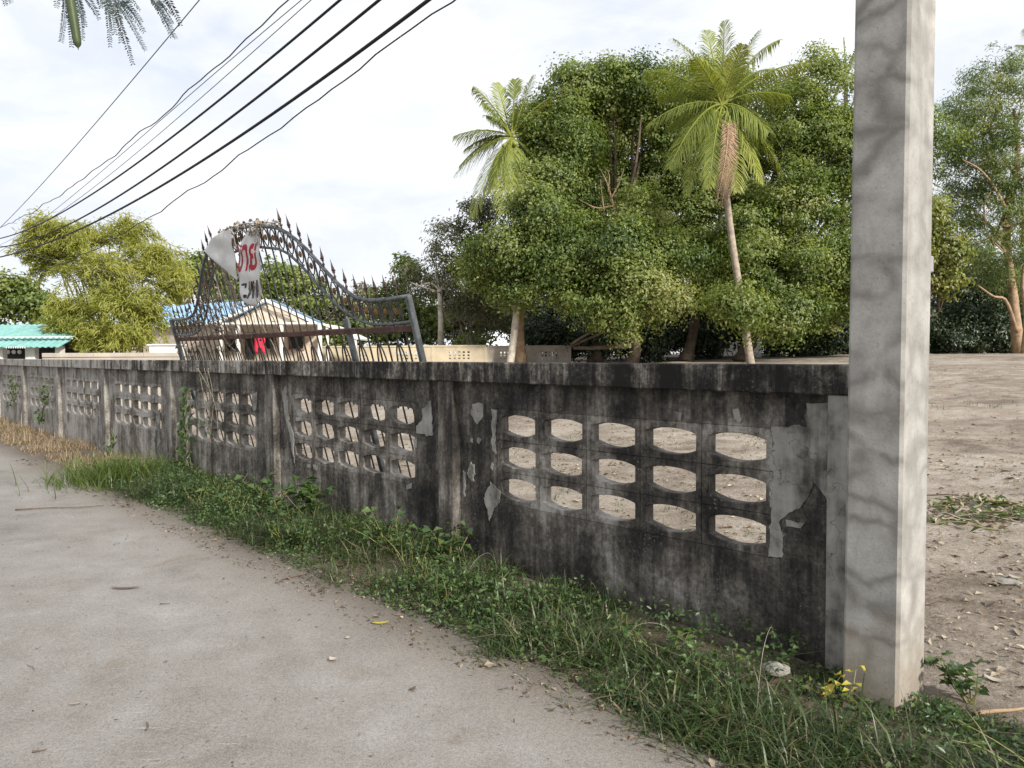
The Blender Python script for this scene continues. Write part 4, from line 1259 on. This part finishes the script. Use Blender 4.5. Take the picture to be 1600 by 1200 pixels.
pr, pc = palm('tall coconut palm with yellowing fronds and a bunch of green coconuts, right of centre', [(1174, 560), (1158, 470), (1143, 370), (1133, 280), (1128, 175)], 31.5, (1128, 165),
     [(1008, 112, .8, .22), (1012, 195, -.6, .25), (1046, 262, -1.4, .28), (1072, 305, -1.2, .30), (1108, 292, -2.2, .22), (1152, 298, -2.0, .22), (1188, 285, -1.6, .30), (1222, 272, -1.0, .32), (1232, 150, .4, .22),
      (1260, 98, .6, .20), (1218, 62, 1.2, .22), (1186, 48, .3, .12), (1132, 34, -.4, .04), (1104, 48, .8, .10), (1052, 60, 1.4, .2), (1030, 150, 1.6, .25), (1200, 205, -1.4, .28), (1160, 70, -1.4, .12), (1085, 90, -1.2, .16), (1045, 200, 1.5, .3), (1210, 110, 2.0, .25)], 16, r_)
# dead hanging frond and fibrous skirt
for x, y in ((1127, 322), (1136, 326), (1119, 318)):
    e = at(x, y, 29.0)
    V, F, T = frond_arrays(pc + np.array([.1, -.1, -.3]), (pc + e) / 2 + np.array([.25, -1.1, .5]), e, 40, .42, .5, r_)
    obj('dead_frond', V, F, M['husk'], pr, False)
MB().tube(curve_pts([at(1133, 178, 31.2), at(1150, 200, 31.1), at(1160, 240, 31.0)], 8), list(np.linspace(.06, .02, 8)), 5).build('spathe', M['husk'], pr, True)
pl_, pc2 = palm('coconut palm leaning out at the left end of the tree line', [(795, 565), (806, 500), (813, 400), (818, 300), (802, 225)], 34.4, (800, 216),
     [(740, 136, .3, .18), (775, 130, .8, .10), (834, 118, .2, .08), (711, 212, -.3, .22), (719, 258, .8, .30), (711, 274, -.8, .24), (737, 340, -1.2, .26), (786, 332, -1.8, .20), (772, 350, -.6, .20), (862, 152, .6, .2),
      (870, 205, .8, .25), (850, 280, .4, .3), (760, 180, 1.2, .2), (756, 160, -.5, .14), (728, 232, .2, .26), (752, 318, -.5, .28), (805, 125, .5, .06), (815, 330, -1.6, .22), (765, 300, -1.5, .2)], 6, r_, .95, 'bark_pale')

# another palm crown far behind, a few fronds showing past the pole
p3, pc3 = palm('distant grey-green palm peeping out at the left edge of the pole', [(1318, 555), (1318, 400), (1320, 250), (1322, 120)], 46, (1322, 125),
     [(1300, 75, 0, .1), (1318, 60, .4, .05), (1345, 65, 0, .1), (1285, 110, 0, .2), (1360, 110, 0, .2), (1300, 160, -.5, .25), (1345, 165, -.5, .25)], 0, r_, .7)
p4, pc4 = palm('palm at the extreme right edge, only frond tips in view', [(1680, 555), (1675, 350), (1670, 90)], 44, (1670, 88),
     [(1588, 70, 0, .1), (1600, 45, 0, .15), (1610, 110, 0, .2), (1640, 30, 0, .1), (1720, 60, 0, .2), (1700, 130, 0, .3)], 0, r_, .8)

# ------------------------------------------------------------------ overhanging spray at the top left
ov = thing('roadside_tree', (-7.6, 1.3, 0), 'dark feathery leaves and one green seed pod hanging in at the top left', 'tree')
YO = 3.0
e0 = at(-160, -150, 3.2)
MB().tube(curve_pts([e0, e0 + np.array([-1.6, -.3, .9]), np.array([-5.2, 1.8, 4.6]), np.array([-7.3, 1.4, 3.6])], 18), list(np.linspace(.009, .09, 18)), 8).build('limb', M['bark_grey'], ov, True)
MB().tube(curve_pts([np.array([-7.6, 1.3, -.1]), np.array([-7.5, 1.4, 1.8]), np.array([-7.3, 1.4, 3.6]), np.array([-7.6, 1.2, 6.0])], 14), list(np.linspace(.20, .08, 14)), 10).build('trunk', M['bark_grey'], ov, True)
MB().tube(curve_pts([at(-160, -150, 3.2), at(40, -70, 3.05), at(180, -55, 3.0), at(330, -90, 3.0)], 16), list(np.linspace(.009, .004, 16)), 6).build('stem', M['twig'], ov, True)
pin = [((545, -60), (505, 345)), ((575, -40), (596, 385)), ((640, -30), (688, 330)), ((640, -10), (705, 215)), ((715, -20), (822, 160)), ((880, -30), (915, 380)), ((880, -20), (955, 282)), ((915, -30), (1105, 530)), ((950, -25), (1208, 420)),
       ((985, -15), (1200, 265)), ((1010, -10), (1172, 182)), ((1040, -40), (1160, 80)), ((1262, -30), (1460, 320)), ((1275, -30), (1440, 198)), ((1380, -30), (1500, 205)), ((1300, -30), (1440, 120)), ((20, -90), (90, 22)), ((10, -80), (45, 38)), ((470, -60), (470, 60)), ((800, -60), (840, 62)), ((960, -20), (1010, 350)), ((1255, -30), (1425, 305))]
for i, (a, b) in enumerate(pin):
    A = at(a[0] / 5.333, a[1] / 5.333, YO + rng.uniform(-.1, .1)); B = at(b[0] / 5.333, b[1] / 5.333, YO + rng.uniform(-.15, .1))
    up_ = at(a[0] / 5.333 * .9 + 10, -58, YO)
    mid = (A + B) / 2 + np.array([.006, 0, .006])
    pts = curve_pts([up_, A, mid, B], 14)
    mb = MB().tube(pts, list(np.linspace(.0018, .0007, 14)), 4)
    L = np.linalg.norm(B - A); n = max(8, int(L / .0085))
    V = list(mb.V); F = list(mb.F); T = [.2] * len(V)
    d = unit(B - A); vd = unit(A - CAMP); sd = unit(np.cross(d, vd))
    tw = rng.uniform(-.9, .9); sd = sd * math.cos(tw) + vd * math.sin(tw)
    for k in range(n):
        t = (k + 1) / n
        p = (1 - t) * A + t * B + np.array([.006, 0, .006]) * 4 * t * (1 - t) * .5
        ln = .023 * (1 - .45 * t) * rng.uniform(.8, 1.1)
        for sg in (-1, 1):
            dr = unit(sd * sg + d * .55 + rng.normal(0, .12, 3)); w = unit(d - dr * (d @ dr)) * ln * .19
            b0 = len(V)
            V += [p, p + dr * ln * .5 + w, p + dr * ln, p + dr * ln * .5 - w]
            F += [(b0, b0 + 1, b0 + 2, b0 + 3)]; T += [float(rng.uniform(0, 1))] * 4
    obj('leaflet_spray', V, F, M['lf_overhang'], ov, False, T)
pp = curve_pts([at(107, -40, 2.95), at(110, 0, 2.95), at(115, 30, 2.95), at(120, 62, 2.95), at(122.5, 78, 2.95)], 22)
mb = MB()
rr = [.012, .016, .0175, .0178, .017, .0175, .018, .0176, .017, .0174, .0176, .017, .0168, .017, .0165, .016, .0155, .0145, .012, .007, .002, .0012]
mb.tube(pp, rr, 8)
V = np.array(mb.V); 
o = mb.build('seed_pod', M['pod'], ov, True)
# ------------------------------------------------------------------ dry vine on the gate
dv_ = thing('dry_vine', G(7.0, 2.2, -.05), 'tangle of dry brown vine stems over the left half of the gate', 'vine')
def vine_walk(px, py, n, step, dirv, curl, r, plane=-.03):
    s, v = gpix(px, py); a = dirv; pts = []
    off = r.uniform(-.05, .04)
    for i in range(n):
        off = np.clip(off + r.normal(0, .012), -.07, .05)
        v = min(v, gtop(s) + .035)
        pts.append(G(s, v, off))
        a += r.normal(0, curl); s += math.cos(a) * step; v += math.sin(a) * step
    return pts
rv = np.random.default_rng(21)
lfC = []
for (x0, x1, y0, y1, cnt, dirv, n, curl) in ((345, 430, 346, 356, 46, None, 8, .6), (322, 345, 375, 420, 14, -1.6, 22, .2), (300, 345, 495, 528, 26, None, 12, .7), (318, 340, 420, 500, 16, -1.4, 20, .35), (285, 330, 515, 545, 10, -.9, 16, .45), (385, 400, 400, 480, 6, -1.5, 20, .2)):
    for i in range(cnt):
        dd = rv.uniform(0, 6.28) if dirv is None else dirv + rv.normal(0, .35)
        pts = vine_walk(rv.uniform(x0, x1), rv.uniform(y0, y1), n, .045, dd, curl, rv)
        MB().tube(pts, rv.uniform(.003, .006), 4, False).build('stem', M['vine'], dv_)
        if rv.random() < .7: lfC += [pts[k] for k in rv.integers(0, len(pts), 4)]
C = np.array(lfC) + rv.normal(0, .02, (len(lfC), 3))
V, F = leaf_arrays(C, unit(rv.normal(size=C.shape)), unit(rv.normal(size=C.shape)), rv.uniform(.03, .07, len(C)), rv.uniform(.02, .04, len(C)))
obj('dry_leaves', V, F, M['lf_litter'], dv_, False, np.repeat(rv.uniform(0, .75, len(C)), 4))

# ------------------------------------------------------------------ green creepers on the wall
def creeper(label, pix, q, nst, spread, leaf, r, nleaf):
    s0, z0 = wall_sz(*pix[0], q)
    base = W(s0, q, max(0.05, wall_sz(*pix[-1], q)[1]))
    root = thing('creeper', base, label, 'creeper')
    C = []
    for i in range(nst):
        pts = [W(wall_sz(x + r.normal(0, spread), y + r.normal(0, 3), q)[0], q - r.uniform(.0, .06), wall_sz(x, y, q)[1]) for x, y in pix]
        pp_ = curve_pts(pts, 18)
        MB().tube(pp_, .003, 4, False).build('stem', M['vine'], root)
        C += [pp_[k] + r.normal(0, .03, 3) for k in r.integers(0, 18, nleaf)]
    C = np.array(C) - NW * r.uniform(0, .05, len(C))[:, None]
    nn = unit(-NW * .8 + ZU * .5 + r.normal(0, .4, C.shape)); L = r.uniform(.6, 1.2, len(C)) * leaf
    V, F = leaf_arrays(C, nn, unit(-ZU + r.normal(0, .5, C.shape)), L, L * .75)
    obj('leaves', V, F, M['lf_weed'], root, False, np.repeat(np.clip(r.normal(.55, .2, len(C)), 0, 1), 4))
rc_ = np.random.default_rng(8)
creeper('green leafy creeper climbing over vent holes of the fifth wall bay', [(298, 612), (294, 650), (297, 690), (296, 730)], -.01, 9, 4, .085, rc_, 16)
creeper('dry creeper strands hanging beside the green creeper on the wall', [(325, 575), (332, 620), (328, 660), (335, 690)], -.01, 6, 7, .05, rc_, 4)
creeper('small green creeper on the wall left of the fourth post', [(75, 600), (78, 620), (70, 645), (66, 660)], -.01, 6, 4, .10, rc_, 12)
creeper('small green creeper on the far left end of the wall', [(22, 590), (24, 610), (20, 640)], -.01, 5, 3, .10, rc_, 10)
creeper('tiny green shoot growing out of the wall foot at left', [(180, 668), (181, 690), (178, 710)], -.02, 4, 2, .09, rc_, 8)

# ------------------------------------------------------------------ verge grass
def blades(base, h, w, az, bend, tint):
    n = len(base)
    ts = np.array([0, .35, .7, 1.0])
    dh = np.stack([np.cos(az), np.sin(az), np.zeros(n)], 1)
    sd = np.stack([-np.sin(az), np.cos(az), np.zeros(n)], 1)
    V = np.zeros((n, 7, 3))
    for i, t in enumerate(ts):
        p = base + dh * (bend * h * t ** 1.7)[:, None] + ZU * (h * t * (1 - .45 * np.minimum(bend, 1.4) * t))[:, None]
        ww = (w * (1 - .75 * t))[:, None] * sd * .5
        if i < 3:
            V[:, 2 * i] = p - ww; V[:, 2 * i + 1] = p + ww
        else:
            V[:, 6] = p
    i = np.arange(n)[:, None] * 7
    F = np.concatenate([i + [0, 1, 3], i + [0, 3, 2], i + [2, 3, 5], i + [2, 5, 4], i + [4, 5, 6]], 1).reshape(-1, 3)
    return V.reshape(-1, 3), F, np.repeat(tint, 7)
rg = np.random.default_rng(3)
def verge_points(n, s0, s1, q0, q1, thr=.38, seed=40, fs=1.3):
    s = rg.uniform(s0, s1, n); q = rg.uniform(q0, q1, n)
    d = fbm(s * fs, q * fs, seed)
    keep = d + rg.normal(0, .07, n) > thr
    s, q = s[keep], q[keep]
    x = P0[0] + DW[0] * s + NW[0] * q; y = P0[1] + DW[1] * s + NW[1] * q
    return s, q, np.stack([x, y, terrain(x, y) - .005], 1)
s, q, B = verge_points(88000, -1.7, 9.4, -1.10, .06, .445)
edge = np.clip((q + 1.10 - .35 * (fbm(s * 1.6, s * 0 + 4.4, 66) - .3)) / .38, .10, 1) * np.clip((s + 1.9) / .4, .3, 1)
h = rg.gamma(5, .031, len(s)) * (.45 + .75 * edge) * (.05 + 1.4 * fbm(s * 1.1, q * 1.1, 77)) * np.where((s < .05) & (s > -1.0) & (q > -.55), .32, np.where((s < .4) & (q < -.5), 1.25, 1.0))
keep = rg.random(len(s)) < (.25 + .75 * edge)
V, F, T = blades(B[keep], h[keep], rg.uniform(.003, .011, keep.sum()), rg.uniform(0, 6.28, keep.sum()), rg.uniform(.3, 1.9, keep.sum()), np.clip(rg.normal(.30, .16, keep.sum()) + (fbm(s * .9, q * 1.5, 123)[keep] - .47) * .7 + (rg.random(keep.sum()) < .2) * .45, 0, 1))
o = obj('grass', V, F, M['lf_grass'], None, False, T, loc=W(3, -.5, 0)); tag(o, 'uneven green grass filling the verge along the wall foot', 'grass', kind='stuff')
s, q, B = verge_points(15000, -2.2, 1.4, -1.22, -.45, .42, 140, 2.0)
h = rg.gamma(5, .030, len(s)) * np.clip((q + 1.32) / .45, .3, 1)
V, F, T = blades(B, h, rg.uniform(.004, .013, len(s)), rg.uniform(0, 6.28, len(s)), rg.uniform(.4, 1.7, len(s)), np.clip(rg.normal(.38, .16, len(s)) + (rg.random(len(s)) < .16) * .42, 0, 1))
o = obj('lush_grass', V, F, M['lf_grass'], None, False, T, loc=W(-.7, -.7, 0)); tag(o, 'thick lush grass in front of the pole at lower right', 'grass', kind='stuff')
# low creeping leaves between the blades
s, q, B = verge_points(30000, -1.5, 9.3, -1.0, .0, .47, 55, 1.6)
ed = np.clip((q + 1.0) / .4, .15, 1)
C = B + ZU * (rg.uniform(.01, .17, len(s)) * (.3 + ed) * np.where((s < .05) & (s > -1.0), .3, 1.0))[:, None]
L = rg.uniform(.014, .045, len(s))
V, F = leaf_arrays(C, unit(ZU * .8 + rg.normal(0, .5, C.shape)), unit(rg.normal(size=C.shape)), L, L * .55)
o = obj('ground_cover', V, F, M['lf_weed'], None, False, np.repeat(np.clip(rg.normal(.45, .22, len(s)), 0, 1), 4), loc=W(3, -.5, 0)); tag(o, 'small creeping leaves low among the verge grass', 'weeds', kind='stuff')
# dry grass at the far left foot of the wall
s, q, B = verge_points(14000, 9.2, 23, -.95, .05, .40, 60)
h = rg.gamma(4, .035, len(s)) * np.clip((q + 1.1) / .5, .3, 1)
V, F, T = blades(B, h, rg.uniform(.006, .014, len(s)), rg.uniform(0, 6.28, len(s)), rg.uniform(.3, 1.6, len(s)), np.clip(rg.normal(.5, .22, len(s)), 0, 1))
o = obj('dry_grass', V, F, M['lf_dry'], None, False, T, loc=W(14, -.5, 0)); tag(o, 'dry straw-coloured grass along the wall at the far left', 'dry grass', kind='stuff')
# field tufts
qf = rg.uniform(.6, 30, 5000) ; sf = rg.uniform(-14, 12, 5000)
kf = fbm(sf * .45, qf * .45, 91) + rg.normal(0, .04, 5000) > .60
sf, qf = sf[kf], qf[kf]
xx = P0[0] + DW[0] * sf + NW[0] * qf; yy = P0[1] + DW[1] * sf + NW[1] * qf
B = np.repeat(np.stack([xx, yy, terrain(xx, yy) - .005], 1), 6, 0) + rg.normal(0, .05, (len(xx) * 6, 3)) * [1, 1, 0]
n = len(B)
V, F, T = blades(B, rg.gamma(4, .022, n), rg.uniform(.006, .014, n), rg.uniform(0, 6.28, n), rg.uniform(.3, 1.5, n), np.clip(rg.normal(.55, .2, n), 0, 1))
o = obj('field_grass', V, F, M['lf_grass'], None, False, T, loc=W(0, 10, 0)); tag(o, 'sparse short green tufts on the bare field', 'grass', kind='stuff')

# tall tuft beside the road at the left
p = at(178, 752, 9.6); tb = np.array([p[0], p[1], gz(p[0], p[1])])
n = 1100
B = tb + rg.normal(0, 1, (n, 3)) * [.38, .30, 0]; B[:, 2] = terrain(B[:, 0], B[:, 1])
V, F, T = blades(B, rg.uniform(.22, .55, n), rg.uniform(.008, .016, n), rg.uniform(0, 6.28, n), rg.uniform(.3, 1.1, n), np.clip(rg.normal(.28, .14, n), 0, 1))
tag(obj('grass_tuft', V, F, M['lf_green'], None, False, T), 'tall bright green grass tuft at the road edge, left', 'grass tuft')

def weed(label, s, q, hgt, nst, leaf, r, mat='lf_weed', group=None, spread=.12, asp=.7):
    x = P0 + DW * s + NW * q; base = np.array([x[0], x[1], gz(x[0], x[1]) - .01])
    root = thing('weed', base, label, 'weed', group)
    mb = MB(); C = []; A = []
    for i in range(nst):
        e = base + np.array([r.normal(0, spread), r.normal(0, spread), hgt * r.uniform(.6, 1.0)])
        pts = curve_pts([base + r.normal(0, .01, 3), (base + e) / 2 + r.normal(0, .02, 3), e], 7)
        mb.tube(pts, list(np.linspace(.004, .0015, 7)), 4)
        for k in range(2, 7):
            for sg in (-1, 1):
                w = r.uniform(0, 6.28); dd = np.array([math.cos(w), math.sin(w), r.uniform(-.1, .4)])
                A.append(dd); C.append(pts[k] + dd * leaf * .6)
    mb.build('stem', M['culm'], root)
    C = np.array(C); A = np.array(A); L = leaf * r.uniform(.6, 1.2, len(C))
    V, F = leaf_arrays(C, unit(ZU + r.normal(0, .35, C.shape)), A, L, L * asp)
    obj('leaves', V, F, M[mat], root, False, np.repeat(np.clip(r.normal(.5, .2, len(C)), 0, 1), 4))
    return root
rw = np.random.default_rng(14)
wp = wall_sz(480, 790, -.2)[0]
weed('largest broad-leaved weed, against the wall below the second bay from the pole', wp, -.12, .42, 9, .12, rw, spread=.2)
weed('leafy weed beside the broad-leaved one, right of the third post', wp + .9, -.2, .36, 8, .09, rw, spread=.2)
weed('bright weed in the verge just left of the second post', 3.35, -.25, .38, 6, .07, rw, spread=.12)
weed('bushy weed at the foot of the second post, right side', 2.75, -.15, .34, 7, .075, rw, spread=.14)
weed('leafy weed on the field side at the foot of the pole', -.60, .15, .22, 7, .06, rw, spread=.10)
weed('bright green weed at the lower right corner of the picture', -1.05, -.40, .22, 9, .06, rw, spread=.16, asp=.3)
ORD = ['first', 'second', 'third', 'fourth', 'fifth', 'sixth', 'seventh', 'eighth', 'ninth', 'tenth', 'eleventh', 'twelfth', 'thirteenth', 'fourteenth', 'fifteenth', 'sixteenth', 'seventeenth', 'eighteenth', 'nineteenth', 'twentieth', 'twenty-first', 'twenty-second', 'twenty-third', 'twenty-fourth', 'twenty-fifth', 'twenty-sixth']
for i, s in enumerate(np.sort(rw.uniform(.25, 8.8, 26))):
    q = rw.uniform(-.75, -.08); asp = rw.choice([.3, .55, .8])
    kind_ = {.3: 'narrow-leaved', .55: 'oval-leaved', .8: 'round-leaved'}[float(asp)]
    weed('small %s weed in the verge grass, %s small weed from the pole' % (kind_, ORD[i]), s, q, rw.uniform(.14, .36), int(rw.integers(3, 8)), rw.uniform(.04, .085), rw, group='small weeds in the verge', spread=.09, asp=asp)
yl = weed('seedling with three yellow leaves in front of the pole', -.20, -.27, .20, 2, .05, rw, 'lf_yellow', spread=.03)
# dry stalks
for i, (s, q, L, w, lb) in enumerate(((.62, -.30, .34, 3.5, 'bleached dry stalk bent in a hoop by the wall'), (-.05, -.75, .55, 1.1, 'long dry straw stalk leaning towards the end post'), (2.2, -.5, .4, 1.0, 'thin dry stalk leaning out of the grass near the second post'))):
    b = W(s, q, 0); b[2] = gz(b[0], b[1])
    d = np.array([math.cos(w), math.sin(w), 0])
    pts = curve_pts([b, b + d * L * .3 + ZU * L * .45, b + d * L * .75 + ZU * L * .55, b + d * L + ZU * L * .35], 12)
    tag(MB().tube(pts, list(np.linspace(.0018, .0008, 12)), 5).build('dry_stalk', M['vine'], None, True), lb, 'stalk')

# ------------------------------------------------------------------ loose things on the ground
def lump(name, p, size, mat, label, cat, seed, sq=(1, .8, .6)):
    bm = bmesh.new(); bmesh.ops.create_icosphere(bm, subdivisions=3, radius=1)
    r = np.random.default_rng(seed); ph = r.uniform(0, 6, 6)
    V = np.array([v.co for v in bm.verts])
    k = 1 + .16 * np.sin(V[:, 0] * 3 + ph[0]) + .13 * np.sin(V[:, 1] * 4 + ph[1]) + .12 * np.sin(V[:, 2] * 5 + ph[2]) + .05 * np.sin(V[:, 0] * 11 + ph[3]) * np.sin(V[:, 1] * 12 + ph[4]) + r.normal(0, .012, len(V))
    V = V * k[:, None] * np.array(sq) * size
    V[:, 2] = np.maximum(V[:, 2], -.3 * size)
    bm.verts.index_update(); F = [tuple(v.index for v in f.verts) for f in bm.faces]; bm.free()
    return tag(obj(name, V + np.asarray(p) + ZU * .25 * size, F, mat), label, cat)
def ground_at(px, py):
    v = ray(px, py); lo, hi = .5, 60.0
    for i in range(40):
        m_ = (lo + hi) / 2; p = CAMP + v * m_
        if p[2] > gz(p[0], p[1]) if wall_q(p[0], p[1]) > -1.0 else p[2] > .022: lo = m_
        else: hi = m_
    return CAMP + v * lo
lump('rock', ground_at(1215, 1062) + ZU * .03, .062, M['rock'], 'pale lump of broken concrete in the grass left of the pole', 'rock', 1)
lump('rock', ground_at(1168, 1080), .04, M['rock'], 'small grey stone beside the pale concrete lump', 'rock', 2)
lump('rock', ground_at(1182, 558), .22, M['white'], 'rounded white stone at the foot of the right palm', 'rock', 4)
lump('rock', ground_at(1655 / 1.0 - 80, 912), .06, M['rock'], 'flat pale stone on the field right of the pole', 'rock', 5, (1.2, .8, .25))

def dead_leaf(px, py, L, az, curl, mat, tint, label, asp=.42, group=None):
    p = ground_at(px, py); n = 6
    d = np.array([math.cos(az), math.sin(az), 0]); sd = np.array([-d[1], d[0], 0])
    V = []; F = []
    for i in range(n + 1):
        t = i / n; w = math.sin(math.pi * min(1, t * .92 + .06)) * L * asp * .5
        z = .004 + curl * L * (t - .5) ** 2
        c = p + d * (t - .5) * L
        V += [c - sd * w + ZU * (z + curl * w * .5), c + ZU * z, c + sd * w + ZU * (z + curl * w * .5)]
    for i in range(n):
        for j in range(2):
            a = i * 3 + j; F.append((a, a + 1, a + 4, a + 3))
    o = obj('fallen_leaf', V, F, M[mat], None, True, np.full(len(V), tint))
    return tag(o, label, 'leaf', group)
dead_leaf(197, 920, .20, .1, .25, 'lf_litter', .12, 'long narrow brown leaf on the road at left', .2)
dead_leaf(595, 975, .10, .2, .4, 'lf_yellow', .5, 'yellow leaf at the road edge, left one of two', .35)
dead_leaf(656, 979, .12, .6, .4, 'lf_yellow', .7, 'yellow leaf at the road edge, right one of two', .4)
dead_leaf(520, 1033, .055, 2.4, .9, 'lf_litter', .80, 'crumpled whitish leaf in the middle of the road', .7)
dead_leaf(543, 998, .035, 1.4, .6, 'lf_litter', .80, 'small whitish flake further along behind the crumpled leaf', .7)
dead_leaf(118, 1101, .06, .5, .4, 'lf_litter', .62, 'small tan curled leaf on the road at lower left', .35)
dead_leaf(645, 1078, .05, 1.2, .5, 'lf_litter', .1, 'small dark leaf on the road close to the verge', .5)
dead_leaf(1588, 905, .11, 1.9, .6, 'lf_litter', .75, 'big pale dry leaf on the field at the right edge', .5)
dead_leaf(1560, 915, .15, .2, .5, 'lf_litter', .35, 'brown dry leaf left of the big pale leaf on the field', .4)
dead_leaf(1555, 1065, .10, 2.2, .6, 'lf_litter', .82, 'pale dry leaf on bare soil right of the pole foot', .45)
def twig(px, py, L, az, r, label, mat='twig'):
    p = ground_at(px, py); d = np.array([math.cos(az), math.sin(az), 0]); rr_ = np.random.default_rng(int(px * 7 + py))
    pts = curve_pts([p + d * L * t + rr_.normal(0, L * .04, 3) * [1, 1, 0] + ZU * (.006 + r) for t in (-.5, -.15, .2, .5)], 10)
    return tag(MB().tube(pts, list(np.linspace(r, r * .4, 10)), 5).build('fallen_twig', M[mat], None, True), label, 'twig')
twig(231, 1138, .08, 2.0, .005, 'short dark twig on the road at lower left')
twig(62, 1177, .05, .4, .005, 'tiny dark twig at the bottom left corner')
twig(48, 1043, .10, 2.6, .002, 'hair-thin twig on the road near the left edge')
twig(258, 945, .06, .1, .004, 'small twig right of the long brown leaf')
twig(95, 795, .8, .25, .008, 'long thin branch lying across the road at the left')
twig(455, 905, .25, .9, .006, 'bent twig at the road edge, middle of the verge')
twig(1570, 1115, .35, .2, .012, 'brown stick on the soil at the right edge', 'bark_tan')
# cut stems and wilted leaves dragged together on the field
cb0 = ground_at(1505, 815)
cut = thing('cut_branches', cb0, 'heap of cut stems with wilted green leaves on the field right of the pole', 'branches')
rcb = np.random.default_rng(31); Cc = []
for i in range(26):
    g_ = ground_at(1460 + rcb.uniform(0, 150), 806 + rcb.normal(0, 12))
    a_ = rcb.normal(.0, .5); L_c = rcb.uniform(.25, .8); d_ = np.array([math.cos(a_), math.sin(a_), 0])
    pts = [g_ + d_ * L_c * (t - .5) + ZU * (.02 + .05 * math.sin(3.1 * t) * rcb.random()) for t in np.linspace(0, 1, 6)]
    MB().tube(pts, rcb.uniform(.003, .008), 4).build('stem', M[rcb.choice(['twig', 'vine', 'culm'])], cut)
    for j in range(16): Cc.append(pts[int(rcb.integers(0, 6))] + rcb.normal(0, .05, 3) * [1, 1, .3])
Cc = np.array(Cc); Lc = rcb.uniform(.04, .11, len(Cc))
V, F = leaf_arrays(Cc, unit(ZU + rcb.normal(0, .5, Cc.shape)), unit(rcb.normal(size=Cc.shape)), Lc, Lc * .45)
half = rcb.random(len(Cc)) < .5
obj('wilted_leaves', V[np.repeat(half, 4)], leaf_arrays(Cc[half], unit(ZU + 0 * Cc[half]), unit(rcb.normal(size=Cc[half].shape)), Lc[half], Lc[half])[1], M['lf_litter'], cut, False, np.repeat(rcb.uniform(.3, .85, half.sum()), 4))
obj('green_leaves', V[np.repeat(~half, 4)], leaf_arrays(Cc[~half], unit(ZU + 0 * Cc[~half]), unit(rcb.normal(size=Cc[~half].shape)), Lc[~half], Lc[~half])[1], M['lf_weed'], cut, False, np.repeat(rcb.uniform(.2, .9, (~half).sum()), 4))
# uncountable crumbs of leaf and grit
def litter(name, label, n, region, size, seed, mat='lf_litter', tm=.45):
    r = np.random.default_rng(seed)
    s = r.uniform(region[0], region[1], n * 3); q = region[2] + (region[3] - region[2]) * r.random(n * 3) ** region[4]
    k = fbm(s * .8, q * .8, seed) + r.normal(0, .06, n * 3) > region[5]
    s, q = s[k][:n], q[k][:n]
    x = P0[0] + DW[0] * s + NW[0] * q; y = P0[1] + DW[1] * s + NW[1] * q
    z = np.where(q < -.88 - .22 * np.clip((1.6 - s) / 2, 0, 1), .028, terrain(x, y) + .008)
    C = np.stack([x, y, z], 1)
    L = r.gamma(3, size / 3, len(s))
    V, F = leaf_arrays(C, unit(ZU + r.normal(0, .28, C.shape)), unit(r.normal(size=C.shape) * [1, 1, .1]), L, L * r.uniform(.2, .7, len(s)))
    return tag(obj(name, V, F, M[mat], None, False, np.repeat(np.clip(r.normal(tm, .25, len(s)), 0, .88), 4), loc=C.mean(0)), label, 'litter', kind='stuff')
litter('road_litter', 'tiny dark crumbs of leaf and grit on the road', 5200, (-3, 14, -5, -1.0, .7, .38), .008, 5, tm=.08)
litter('verge_litter', 'brown dead leaf crumbs along the road edge', 5000, (-2, 12, -1.28, -.3, 1.0, .36), .020, 6, tm=.32)
litter('field_litter', 'scattered dry leaves and chips on the bare field', 22000, (-16, 12, .25, 26, 1.5, .42), .034, 7, tm=.62)
litter('field_mulch', 'thick drift of dry leaves and cut stems near the wall on the field side', 12000, (-6, 6, .2, 7, 1.0, .45), .032, 12, tm=.55)
